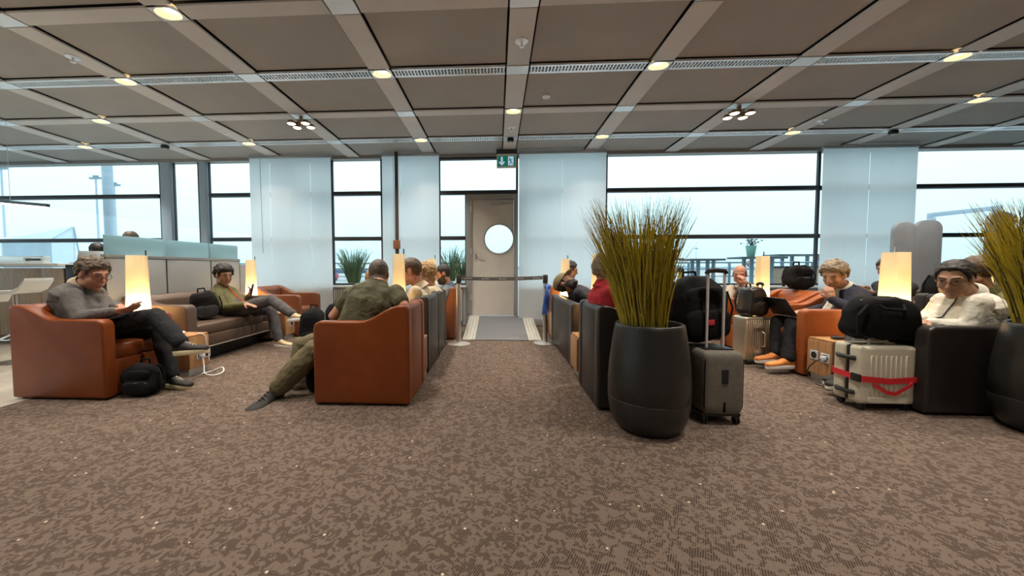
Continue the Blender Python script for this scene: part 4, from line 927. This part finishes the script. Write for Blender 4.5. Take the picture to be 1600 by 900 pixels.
# cream shirt man
person('man in cream shirt seated behind the olive-shirted man, head bowed', {
    'pel': (648, 498, 4.12), 'chest': (655, 464, 4.12), 'neck': (655, 446, 4.10), 'head': (641, 424, 4.08),
    'ell': (640, 486, 3.86), 'elr': (640, 484, 4.38), 'wrl': (606, 484, 3.98), 'wrr': (606, 484, 4.25), 'knl': (588, 494, 4.0), 'knr': (588, 494, 4.3), 'anl': (588, 556, 4.0), 'anr': (590, 552, 4.3)},
    (-1, 0), (-.92, -.12, -.35), 'ruddy', 1.08, C_crm, 'long', C_blk, (S_blk, S_dk), H_br, dict(front=.078, th=.009, rough=.004), .02, .006, .0085, 1.17, collar=C_crm, neckr=.062)
person('fair-haired woman in cream top seated along the aisle', {
    'pel': (668, 490, 4.88), 'chest': (677, 462, 4.88), 'neck': (675, 446, 4.86), 'head': (666, 427, 4.84),
    'ell': (662, 480, 4.66), 'elr': (662, 480, 5.1), 'wrl': (640, 478, 4.75), 'wrr': (640, 478, 5.0), 'knl': (615, 486, 4.75), 'knr': (615, 486, 5.0), 'anl': (615, 536, 4.75), 'anr': (616, 534, 5.0)},
    (-1, 0), (-.95, -.1, -.3), 'fair', 1.0, C_crm, 'long', C_blk, (S_blk, S_dk), H_bl, dict(front=.068, side=-.08, back=-.13, th=.026, rough=.012), vox=.010, head_s=1.12, shw=.17)
person('bearded dark-haired man in slate blue shirt by left barrier post', {
    'pel': (690, 482, 5.80), 'chest': (701, 458, 5.80), 'neck': (700, 444, 5.78), 'head': (692, 428, 5.74),
    'ell': (690, 474, 5.55), 'elr': (688, 473, 6.05), 'wrl': (668, 474, 5.62), 'wrr': (668, 473, 5.95), 'knl': (650, 480, 5.65), 'knr': (650, 480, 5.95), 'anl': (650, 522, 5.65), 'anr': (652, 520, 5.95)},
    (-1, 0), (-.90, -.25, -.32), 'ruddy', 1.08, C_blu, 'long', C_char, (S_blk, S_dk), H_dk, dict(th=.010, rough=.003), .01, .0, .010, 1.16, collar=C_blu, beard=H_dk)
person('person in light blue top far back, mostly hidden by the olive-shirted man', {
    'pel': (590, 476, 6.30), 'chest': (580, 458, 6.30), 'neck': (579, 446, 6.30), 'head': (581, 434, 6.30),
    'ell': (570, 470, 6.45), 'elr': (575, 470, 6.10), 'wrl': (585, 474, 6.4), 'wrr': (588, 474, 6.2), 'knl': (620, 482, 6.45), 'knr': (620, 482, 6.2), 'anl': (620, 512, 6.45), 'anr': (620, 514, 6.2)},
    (1, 0), (.8, 0, -.6), 'fair', 1.05, C_lbl, 'long', C_char, (S_blk, S_dk), H_bl, dict(side=-.04), vox=.012)
# right row
person('person in red shirt seen from behind, half hidden by planter grass', {
    'pel': (975, 500, 3.15), 'chest': (947, 470, 3.15), 'neck': (945, 444, 3.15), 'head': (950, 424, 3.16),
    'shl': (936, 458, 3.33), 'shr': (950, 462, 2.96), 'ell': (965, 492, 3.42), 'elr': (965, 496, 2.90), 'wrl': (1010, 492, 3.3), 'wrr': (1012, 494, 3.0), 'hr': ((1, .1, .1), (0, .3, 1)), 'hl': ((1, -.1, .1), (0, -.3, 1)),
    'knl': (1040, 498, 3.42), 'knr': (1040, 500, 3.24), 'anl': (1040, 584, 3.42), 'anr': (1044, 590, 3.24)},
    (1, .1), (.9, .3, -.25), 'ruddy', 1.08, C_red, 'long', C_char, (S_blk, S_dk), H_gy, dict(th=.018, rough=.01), .02, .004, .008, 1.14, collar=C_red)
person('man in cap lying back on dark sofa with head on its backrest', {
    'pel': V((1.42, 5.02, .50)), 'chest': V((1.12, 5.0, .74)), 'neck': V((1.0, 4.98, .83)), 'head': V((.925, 4.98, .90)),
    'ell': V((1.22, 5.28, .62)), 'elr': V((1.26, 4.72, .64)), 'wrl': V((1.45, 5.14, .66)), 'wrr': V((1.46, 4.86, .66)), 'hl': ((.8, -.5, 0), (0, 0, -1)), 'hr': ((.8, .5, 0), (0, 0, -1)),
    'knl': V((1.86, 5.16, .52)), 'knr': V((1.86, 4.88, .52)), 'anl': V((2.05, 5.16, .12)), 'anr': V((2.05, 4.88, .12))},
    (1, 0), (.42, -.30, .86), 'tan', 1.05, C_char, 'long', C_blk, (S_blk, S_dk), H_dk, dict(th=.010), .0, .0, .009, 1.16, beard=H_dk)
person('dark-haired person in mauve shirt by the right blind, behind dim lamp', {
    'pel': (905, 478, 6.15), 'chest': (884, 454, 6.15), 'neck': (884, 440, 6.15), 'head': (891, 422, 6.14),
    'ell': (890, 468, 6.4), 'elr': (892, 470, 5.92), 'wrl': (915, 466, 6.3), 'wrr': (915, 466, 6.0), 'hr': ((1, .1, .1), (0, .3, 1)), 'hl': ((1, -.1, .1), (0, -.3, 1)), 'knl': (950, 478, 6.3), 'knr': (950, 480, 6.0), 'anl': (950, 516, 6.3), 'anr': (952, 520, 6.0)},
    (1, 0), (.94, -.1, -.3), 'tan', 1.06, C_mau, 'long', C_char, (S_blk, S_dk), H_dk, dict(th=.020), vox=.010, head_s=1.14)
# bald man
person('bald man in oatmeal sweater resting face on his fist under wide window', {
    'pel': (1158, 484, 6.0), 'chest': (1163, 459, 6.02), 'neck': (1162, 445, 5.98), 'head': (1156, 429, 5.86),
    'ell': (1186, 468, 5.70), 'wrl': (1163, 444, 5.72), 'elr': (1134, 470, 5.72), 'wrr': (1146, 478, 5.56), 'hl': ((-.25, -.1, .95), (-.3, .7, .2)), 'hr': ((.7, -.5, -.1), (0, 0, -1)),
    'knl': (1180, 495, 5.50), 'knr': (1152, 496, 5.48), 'anl': (1182, 535, 5.45), 'anr': (1152, 537, 5.42), 'tl': ((.1, -1, 0), (0, 0, 1)), 'tr': ((-.1, -1, 0), (0, 0, 1))},
    (-.05, -1), (-.55, -.72, -.32), 'ruddy', 1.08, C_oat, 'long', C_pnk, (S_wht, S_wht), H_stub, dict(th=.001, rough=.0005, bald=.055), vox=.0085, head_s=1.14, collar=C_oat, curlL=1.1, short_pants=True)
# man with laptop
person('grey-blond man in dark cardigan with laptop on knees, hand at mouth, orange shoes', {
    'pel': (1306, 504, 4.16), 'chest': (1326, 467, 4.16), 'neck': (1316, 447, 4.14), 'head': (1303, 430, 4.10),
    'shl': (1334, 460, 3.96), 'shr': (1312, 459, 4.34), 'ell': (1330, 484, 3.84), 'wrl': (1299, 467, 3.97), 'elr': (1292, 481, 4.36), 'wrr': (1262, 486, 4.22), 'hl': ((-.15, .12, .97), (.45, .85, 0)), 'hr': ((-1, -.1, 0), (0, 0, -1)),
    'knl': (1240, 505, 4.05), 'anl': (1231, 562, 3.93), 'knr': (1216, 503, 4.28), 'anr': (1213, 553, 4.12), 'tl': ((-1, -.12, 0), (0, 0, 1)), 'tr': ((-1, -.12, 0), (0, 0, 1))},
    (-1, -.05), (-.80, -.42, -.42), 'tan', 1.08, C_nvy, 'long', C_blk, (S_org, S_wht), H_gy, dict(front=.070, th=.024, rough=.013), vox=.0075, head_s=1.14, collar=C_wht, curlL=1.2, curlR=.3, lace=M_olace, placket=(C_wht, .045))
# man in white shirt
person('dark-haired man in white linen shirt and glasses looking down, beside white suitcase', {
    'pel': (1484, 524, 3.18), 'chest': (1512, 482, 3.18), 'neck': (1512, 455, 3.16), 'head': (1491, 436, 3.10),
    'shl': (1530, 474, 2.98), 'shr': (1478, 470, 3.36), 'ell': (1515, 512, 2.98), 'wrl': (1452, 505, 3.12), 'elr': (1452, 494, 3.44), 'wrr': (1436, 500, 3.24), 'hl': ((-1, .1, -.05), (0, 0, -1)), 'hr': ((-1, -.1, -.05), (0, 0, -1)),
    'knl': (1360, 503, 3.26), 'anl': (1331, 590, 3.29), 'knr': (1346, 498, 3.42), 'anr': (1327, 584, 3.43), 'tl': ((-1, -.15, 0), (0, 0, 1)), 'tr': ((-1, -.1, 0), (0, 0, 1))},
    (-1, -.12), (-.84, -.42, -.36), 'tan', 1.08, C_wht, 'long', C_gryp, (S_blk, S_wht), H_dk, dict(front=.088, th=.012, rough=.006, rec=1.4), .01, .004, .0065, 1.15, glasses=True, collar=C_wht, shw=.20, placket=(C_char, .005))
person('person with phone half hidden behind the bright lamp on the right', {
    'pel': (1402, 478, 5.02), 'chest': (1398, 455, 5.02), 'neck': (1395, 440, 5.0), 'head': (1388, 420, 4.96),
    'ell': (1390, 470, 4.80), 'wrl': (1364, 458, 4.82), 'elr': (1384, 468, 5.24), 'wrr': (1362, 457, 5.0), 'hl': ((-.9, .2, .3), (.1, .4, .9)), 'hr': ((-.9, -.3, .3), (0, -.4, .9)),
    'knl': (1345, 482, 4.9), 'knr': (1345, 482, 5.15), 'anl': (1345, 530, 4.9), 'anr': (1342, 528, 5.15)},
    (-1, 0), (-.92, -.1, -.3), 'tan', 1.05, C_char, 'long', C_char, (S_blk, S_dk), H_br, dict(side=-.03, th=.020), vox=.010, head_s=1.12)
person('brown-haired person just behind the white-shirted man, in dark jacket', {
    'pel': (1560, 490, 3.95), 'chest': (1548, 466, 3.95), 'neck': (1538, 446, 3.95), 'head': (1524, 424, 3.95),
    'ell': (1545, 488, 3.7), 'wrl': (1510, 490, 3.8), 'elr': (1540, 486, 4.2), 'wrr': (1505, 488, 4.1), 'knl': (1462, 490, 3.8), 'knr': (1462, 490, 4.1), 'anl': (1462, 560, 3.8), 'anr': (1462, 556, 4.1)},
    (-1, 0), (-.5, .8, -.2), 'fair', 1.05, C_olv, 'long', C_char, (S_blk, S_dk), H_br, dict(side=-.03, th=.020), vox=.010, head_s=1.12)
# two people at the high table behind the partition
for px, py, Y, lab, hh, sk in ((203, 374, 6.4, 'grey-brown hair of person showing above frosted partition, right one', H_gb, 'fair'), (151, 392, 6.35, 'dark hair of person barely showing above frosted partition, left one', H_dk, 'tan')):
    h = at(px, py, Y); x, y, z = h
    st = thing('high_stool', 'high stool behind the partition, under the %s of two people' % ('right' if px > 180 else 'left'), 'bar stool', (x, y, 0))
    MB().lathe([(.2, 0), (.2, .015), (.03, .03), (.03, z-.86)], (0, 0, 0), 20).build('column', M_chrome, st); MB().lathe([(.18, z-.86), (.19, z-.84), (.17, z-.80), (.02, z-.80)], (0, 0, 0), 24).build('seat', M_black, st)
    person(lab, {'pel': V((x, y, z-.68)), 'chest': V((x, y, z-.36)), 'neck': V((x, y, z-.19)), 'head': h, 'ell': V((x-.25, y+.24, z-.52)), 'elr': V((x-.25, y-.24, z-.52)), 'wrl': V((x-.48, y+.15, z-.48)), 'wrr': V((x-.48, y-.15, z-.48)),
        'knl': V((x-.42, y+.12, z-.70)), 'knr': V((x-.42, y-.12, z-.70)), 'anl': V((x-.40, y+.12, z-1.12)), 'anr': V((x-.40, y-.12, z-1.12))}, (-1, 0), (-1, 0, -.1), sk, 1.08, C_char, 'long', C_char, (S_blk, S_dk), hh, dict(side=-.03, th=.020), vox=.012)
# cap and blue jacket
c = V((.925, 4.98, .90)); F, L, U = frame((.42, -.30, .86)); cp = thing('flat_cap', 'olive brown peaked cap on the head of man lying back', 'cap', c)
g = MB(); s_ = 1.16
rr = []
for i in range(7):
    a_ = PI/2*i/6*.98; rr.append([F*(-.018+.118*math.cos(a_)*math.cos(2*PI*k/24))*s_+L*(.096*math.cos(a_)*math.sin(2*PI*k/24))*s_+U*(.055+.085*math.sin(a_))*s_ for k in range(24)])
rr = [[p-U*.02*s_ for p in rr[0]]]+rr; g.rings(rr).build('crown', mat('cap_cloth', (.20, .16, .085), .85), cp, ang=80)
g = MB(); g.rings([[F*(.085+.0+.085*q*math.cos(b_))*s_+L*(.085*math.sin(b_))*s_+U*(.052-.022*q)*s_+U*dz for b_ in [(-PI/2+PI*k/12) for k in range(13)] for q in (1,)] + [F*.06*s_+U*.05*s_+U*dz] for dz in (0, .008)]).build('peak', mat('cap_cloth', (.20, .16, .085), .85), cp, ang=60)
# ================================================================== LUGGAGE AND SMALL THINGS
def nylon(name, c): return mat('nylon_'+name, c, .85, var=.15, vscale=20, bump=.6, bscale=40, spec=.2)
N_blk = nylon('black', (.006, .006, .007)); N_dgy = nylon('dark_grey', (.035, .037, .042)); N_brn = nylon('dark_brown', (.035, .026, .018)); N_blue = mat('blue_shell', (.025, .10, .42), .5, bump=.4, bscale=30)
M_zip = mat('zip_metal', (.35, .35, .36), .35, metal=.9); M_redlogo = mat('red_badge', (.6, .03, .05), .5)
def lumpy(mb, amt, sc_=7, seed=0):
    for i, p in enumerate(mb.v):
        d = noise.noise_vector(p*sc_+V((seed, seed*2, 0))); mb.v[i] = p+d*amt
    return mb
def backpack(lab, c, w, d, h, rz=0, pockets=True, m=N_blk, tilt=(0, 0), seed=1, badge=None, pocket=None, group='backpacks and bags', name='backpack', straps=True, cat='backpack', pw=2.8):
    t = thing(name, lab, cat, c, rz, group); t.rotation_euler = (tilt[0], tilt[1], rz); pm = pocket or m
    lumpy(superbox(MB(), (0, 0, h/2), w/2, d/2, h/2, pw, 30, 18, taper=.15), .030*min(1, w/.3), 9, seed).build('body', m, t, ang=0)
    if not pockets:
        MB().tube([(-w*.38, -d*.2, h*.93), (0, -d*.1, h*.985), (w*.36, -d*.2, h*.90)], .005, 6).build('zipper', M_zip, t); MB().tube([(-w*.2, -d*.3, h*.85), (-w*.16, -d*.55, h*.75), (w*.1, -d*.56, h*.72), (w*.18, -d*.3, h*.84)], .011, 8).build('carry_handle', m, t)
        return t
    fp = lumpy(superbox(MB(), (0, -d*.40, h*.30), w*.37, d*.14, h*.23, 3.2), .008, 9, seed).build('front_pocket', pm, t, ang=0)
    MB().tube([(-w*.28, -d*.47, h*.46), (0, -d*.50, h*.48), (w*.28, -d*.47, h*.46)], .003, 6).build('zipper', M_zip, fp)
    lumpy(superbox(MB(), (0, -d*.34, h*.70), w*.32, d*.11, h*.16, 3), .006, 9, seed).build('upper_pocket', m, t, ang=0)
    MB().tube([(-w*.12, d*.25, h*.96), (-w*.1, d*.25, h+.035), (w*.1, d*.25, h+.035), (w*.12, d*.25, h*.96)], .010, 8).build('carry_handle', m, t)
    if straps:
        for s_ in (-1, 1): MB().tube([(s_*w*.2, d*.46, h*.92), (s_*w*.26, d*.62, h*.75), (s_*w*.30, d*.66, h*.45), (s_*w*.36, d*.46, h*.12)], .016, 8).build('shoulder_strap', m, t)
        MB().tube([(w*.49, -d*.1, h*.75), (w*.53, -d*.2, h*.5), (w*.50, -d*.1, h*.2)], .007, 6).build('compression_strap', m, t)
    if badge: MB().box(-.022, .022, -d*.545-.006, -d*.50, h*.30, h*.30+.04).build('badge', badge, fp, .003)
    return t
def wheels(t, xs, ys, r=.028):
    for x in xs:
        for y in ys:
            w_ = MB().rings([[V((x+yy, y+r*math.cos(2*PI*k/16), r+r*math.sin(2*PI*k/16))) for k in range(16)] for yy in (-.014, -.004)]).rings([[V((x+yy, y+r*math.cos(2*PI*k/16), r+r*math.sin(2*PI*k/16))) for k in range(16)] for yy in (.004, .014)]).build('wheel', M_black, t, ang=40)
            MB().box(x-.018, x+.018, y-.016, y+.016, r+.005, r*2+.018).build('wheel_fork', M_black, w_, .004)
def telescopic(t, x0, x1, y, z0, z1, m=mat('satin_rod', (.78, .77, .74), .3, metal=.35), depth=False):
    for x in (x0, x1): MB().tube([(x, y, z0), (x, y, z1-.02)], .0095, 8).build('handle_rod', m, t)
    MB().tube([(x0-.01, y, z1-.025), (x0, y, z1-.005), ((x0+x1)/2, y, z1), (x1, y, z1-.005), (x1+.01, y, z1-.025)], .017, 8).build('handle_grip', M_black, t)
# grey soft suitcase with backpack
M_gfab = mat('grey_canvas', (.15, .135, .108), .85, var=.12, vscale=30, bump=.5, bscale=300)
t = thing('suitcase', 'grey fabric suitcase with raised handle beside big grass planter', 'suitcase', (1.575, 2.76, 0), 0)
superbox(MB(), (0, 0, .295), .140, .19, .225, 9, 40, 20).build('body', M_gfab, t, ang=0)
MB().tube([(x, -.175, z) for x, z in rrect(.255, .40, .05, 4, (0, .295))]+[(.1275, -.175, .445)], .005, 6).build('piping', N_blk, t)
MB().box(-.022, .022, -.196, -.185, .30, .40).build('badge', M_black, t, .009, 3); MB().box(-.10, .10, -.12, .02, .505, .53).build('handle_recess', M_black, t, .01); MB().box(-.135, .135, -.16, .16, .055, .082).build('base_plate', M_black, t, .01)
MB().box(-.006, .006, -.198, -.186, .10, .17).build('zip_pull', N_blk, t, .003)
wheels(t, (-.11, .11), (-.14, .14)); telescopic(t, -.065, .05, -.07, .51, 1.085)
backpack('large black backpack with red badge strapped on grey suitcase', (1.55, 2.88, .535), .46, .30, .50, .1, m=N_blk, tilt=(.0, -.06), seed=3, badge=M_redlogo)
# aluminium suitcase with leather bag
M_alus = mat('suitcase_aluminium', (.66, .58, .44), .34, metal=.85, var=.06, vscale=6)
t = thing('suitcase', 'ribbed aluminium suitcase beside orange shoes', 'suitcase', (2.95, 4.36, 0), 0)
MB().box(-.145, .145, -.11, .11, .05, .545).build('shell', M_alus, t, .025, 3)
for k in range(11):
    x = -.12+.024*k; MB().box(x-.006, x+.006, -.115, -.108, .08, .515).build('rib', M_alus, t, .003, 1)
for z in (.15, .44): q = MB().box(-.055, .055, -.128, -.114, z-.03, z+.03).build('clasp', M_alus, t, .006); MB().box(-.035, .035, -.134, -.127, z-.015, z+.015).build('clasp_lever', M_steel, q, .003)
MB().tube([(.04, -.115, .21), (.05, -.15, .22), (.05, -.15, .37), (.04, -.115, .38)], .011, 8).build('side_handle', M_alus, t)
wheels(t, (-.11, .11), (-.08, .08), .024); telescopic(t, .115, .165, .085, .50, .92, M_alus)
t = backpack('brown and black leather bag on top of aluminium suitcase', (2.95, 4.36, .552), .27, .22, .33, .25, m=mat('glossy_black_leather', (.016, .014, .013), .3), seed=6, pocket=N_brn, name='leather_bag', cat='bag', pw=5)
backpack('black backpack slumped on top of empty tan armchair back', (4.02, 5.06, .815), .36, .20, .33, .15, m=N_blk, seed=9)
# white suitcase with red strap and bag
M_wsh = mat('white_shell', (.66, .61, .48), .45, var=.05, vscale=9)
t = thing('suitcase', 'scuffed white ribbed suitcase with red luggage strap', 'suitcase', (2.985, 3.02, 0), 0)
MB().box(-.205, .205, -.115, -.012, .05, .50).build('front_shell', M_wsh, t, .03, 3); MB().box(-.205, .205, .012, .115, .05, .50).build('rear_shell', M_wsh, t, .03, 3); MB().box(-.197, .197, -.014, .014, .058, .492).build('seam', M_black, t, .012)
for k in range(8):
    x = -.125+.036*k; MB().box(x-.010, x+.010, -.122, -.113, .12, .43).build('rib', M_wsh, t, .005, 1)
MB().prism(rrect(.28, .045, .012, 3, (0, .085)), -.123, -.113).build('lower_relief', M_wsh, t, .003, 1)
for z in (.13, .40): MB().tube([(-.20, -.075, z), (-.222, -.05, z), (-.222, .05, z), (-.20, .075, z)], .018, 8).build('latch', M_black, t)
rs = [(-.213, -.124, 0), (-.213, .124, 0), (.213, .124, 0), (.213, -.124, 0)]
g = MB(); ps = [V((-.215, .10, .265)), V((-.215, -.10, .255)), V((-.19, -.126, .252)), V((0, -.128, .235)), V((.19, -.126, .250)), V((.214, -.10, .255)), V((.214, .10, .265)), V((.19, .122, .265)), V((-.19, .122, .265)), V((-.215, .10, .265))]
out = [V((-1, 0, 0)), V((-1, 0, 0)), V((-.7, -.7, 0)), V((0, -1, 0)), V((.7, -.7, 0)), V((1, 0, 0)), V((1, 0, 0)), V((.7, .7, 0)), V((-.7, .7, 0)), V((-1, 0, 0))]
g.rings([[p+V((0, 0, -.022)), p+V((0, 0, .022)), p+V((0, 0, .022))+q*.004, p+V((0, 0, -.022))+q*.004] for p, q in zip(ps, out)]); st = g.build('luggage_strap', mat('strap_red', (.72, .025, .035), .6), t, smooth=False)
MB().rings([[V((x, -.135, z)), V((x, -.131, z)), V((x, -.131, z-.03)), V((x, -.135, z-.03))] for x, z in ((-.12, .225), (-.02, .165), (.04, .155), (.11, .20), (.16, .235))]).build('strap_tail', mat('strap_red', (.72, .025, .035), .6), st, smooth=False)
MB().box(-.222, -.206, -.128, -.055, .225, .285).build('buckle', M_black, st, .006)
wheels(t, (-.16, .16), (-.08, .08), .026); MB().tube([(-.06, -.02, .495), (-.055, -.02, .525), (.075, -.02, .525), (.08, -.02, .495)], .012, 8).build('top_handle', M_wsh, t)
t = backpack('black duffel bag lying on the white suitcase', (3.03, 3.03, .54), .50, .24, .33, -.05, m=N_blk, pockets=False, pw=4, seed=12, name='duffel_bag', cat='bag', straps=False)
MB().tube([(-.2, -.13, .28), (-.28, -.15, .20), (-.27, -.14, .05), (-.2, -.12, .02)], .013, 8).build('shoulder_strap', N_blk, t)
# left side bags
backpack('black backpack leaning on taupe sofa beside young man', (-3.72, 4.47, .46), .33, .20, .36, .9, m=N_blk, tilt=(0, -.12), seed=15, pocket=N_dgy)
backpack('black backpack standing on carpet before young man, crossed shoe behind it', (-2.36, 4.52, 0), .34, .26, .60, .2, m=N_blk, seed=17, badge=M_zip)
backpack('black bag lying behind the floor backpack near caramel armchair', (-2.22, 4.92, 0), .36, .26, .62, .1, m=N_blk, seed=18, name='travel_bag', cat='bag')
backpack('small black backpack at feet of grey-sweatered man', (-3.10, 2.99, 0), .30, .18, .27, .2, m=N_blk, seed=19)
backpack('small black bag beside leg of olive-shirted man', (-1.60, 3.16, 0), .18, .24, .30, 1.3, m=N_blk, seed=20, straps=False, name='shoulder_bag', cat='bag')
backpack('dark grey backpack with pale zip behind bright lamp, right of it', (5.27, 4.545, .421), .44, .20, .64, -.1, m=N_blk, seed=22, pocket=N_dgy)
backpack('tan leather bag beside the dark grey backpack', (4.98, 4.555, .421), .14, .16, .30, 0, m=mat('tan_bag', (.16, .09, .05), .5), seed=23, straps=False, name='shoulder_bag', cat='bag')
# blue jacket over the sofa end
t = thing('blue_jacket', 'bright blue jacket hanging over end of dark sofa', 'jacket', (.74, 5.30, 0)); rr = []
for i in range(9):
    u = i/8; z = .84-.40*u; w = .11+.05*math.sin(u*3); rr.append([V((.02*math.sin(u*5+k)+(-.035+.018*math.cos(2*PI*k/14)*(1+u)), w*math.sin(2*PI*k/14)*(1+.15*math.sin(k*2+u*6)), z+.02*math.sin(k*1.7))) for k in range(14)])
MB().rings(rr).build('shell', N_blue, t, ang=0); MB().ell((-.01, .03, .83), ((.05, 0, 0), (0, .08, 0), (0, 0, .05)), 14, 8).build('hood', N_blue, t)
# phones, laptop, cup, chargers, cables
def phone(lab, p, n, up, m=M_black):
    f, l, u = frame(n, up); t = thing('phone', lab, 'phone', p); M_ = Matrix((l, f, u)).transposed().to_4x4()
    MB().box(-.036, .036, -.0045, .0045, -.075, .075, M_).build('case', m, t, .004); MB().box(-.032, .032, .0045, .0056, -.070, .070, M_).build('screen', mat('phone_glass', (.02, .025, .03), .1), t, smooth=False)
phone('dark phone in hands of grey-sweatered man', at(207, 480, 3.10), (-.6, -.1, .75), (.75, .1, .6))
phone('dark phone in raised hand of young man', at(394, 452, 4.92), (-.9, -.3, .2), (.3, 0, 1))
phone('pale phone in hands of red-shirted person', at(1049, 466, 3.10), (-.5, -.5, .5), (.5, .2, .8), M_white)
phone('dark phone in hands of person behind bright lamp', at(1353, 455, 4.9), (.7, 0, .5), (-.5, 0, .8))
p = at(1231, 493, 4.15); t = thing('laptop', 'open dark laptop on knees of man in cardigan', 'laptop', (p.x, 4.15, p.z), 0)
MB().box(-.03, .22, -.17, .17, -.008, .010, Matrix.Rotation(.06, 4, 'Y')).build('keyboard_base', mat('laptop_silver', (.62, .63, .65), .35, metal=.5), t, .004); MB().box(-.006, .006, -.17, .17, 0, .235, Matrix.Translation((-.03, 0, .008)) @ Matrix.Rotation(-.62, 4, 'Y')).build('screen', M_black, t, .004)
t = thing('paper_cup', 'cream paper cup on socket side table', 'cup', (3.42, 3.60, .421)); MB().lathe([(.028, 0), (.030, .002), (.038, .085), (.040, .09), (.037, .09), (.034, .02)], (0, 0, 0), 24).build('cup', mat('cream_paper', (.70, .60, .42), .7), t, ang=60); MB().lathe([(.036, .075), (.002, .075)], (0, 0, 0), 24, False).build('coffee', mat('coffee', (.05, .025, .01), .2), t)
t = thing('power_adapter', 'black power adapter lying on socket side table', 'adapter', (3.24, 3.61, .421)); superbox(MB(), (0, 0, .016), .06, .03, .016, 3).build('body', M_black, t); MB().tube([(.05, 0, .012), (.09, .03, .008), (.13, .01, .006), (.10, -.03, .006)], .004, 6).build('cord', M_black, t)
def cable(lab, pts, r, m, plug=None):
    n = 40; P_ = [V(q) for q in pts]; out = []
    for i in range(len(P_)-1):
        a, b, c, d = P_[max(i-1, 0)], P_[i], P_[i+1], P_[min(i+2, len(P_)-1)]
        for k in range(8):
            u = k/8; out.append(.5*((2*b)+(c-a)*u+(2*a-5*b+4*c-d)*u*u+(3*b-a-3*c+d)*u**3))
    out.append(P_[-1]); base = V((P_[0].x, P_[0].y, 0)); t = thing('charging_cable', lab, 'cable', base); MB().tube([q-base for q in out], r, 6).build('cord', m, t)
    if plug: MB().box(-.02, .02, -.02, .02, -.02, .02).build('plug', plug, t, .006, loc=P_[0]-base)
cable('black charging cable from socket table looping to the carpet', [(3.07, 3.555, .25), (3.0, 3.58, .20), (2.98, 3.62, .10), (3.0, 3.55, .012), (3.05, 3.40, .008), (3.0, 3.25, .008)], .005, M_black, M_white)
cable('white charging cable looping from table below crossed shoe', [(-3.09, 3.63, .20), (-3.05, 3.60, .10), (-3.0, 3.55, .03), (-2.90, 3.55, .012), (-2.86, 3.62, .03), (-2.92, 3.68, .06), (-3.02, 3.66, .02), (-3.08, 3.60, .01)], .0055, M_white, M_white)
cable('white charging cable hanging down front of left side table', [(-3.16, 3.66, .425), (-3.10, 3.68, .40), (-3.09, 3.70, .28), (-3.08, 3.71, .12)], .005, M_white)
t = thing('wireless_charger', 'cream round charging case on left side table', 'charger', (-3.30, 3.60, .421)); superbox(MB(), (0, 0, .018), .055, .035, .018, 2.6).build('case', S_wht, t); MB().box(-.05, .05, -.0355, -.034, .017, .020).build('seam', M_alu, t)
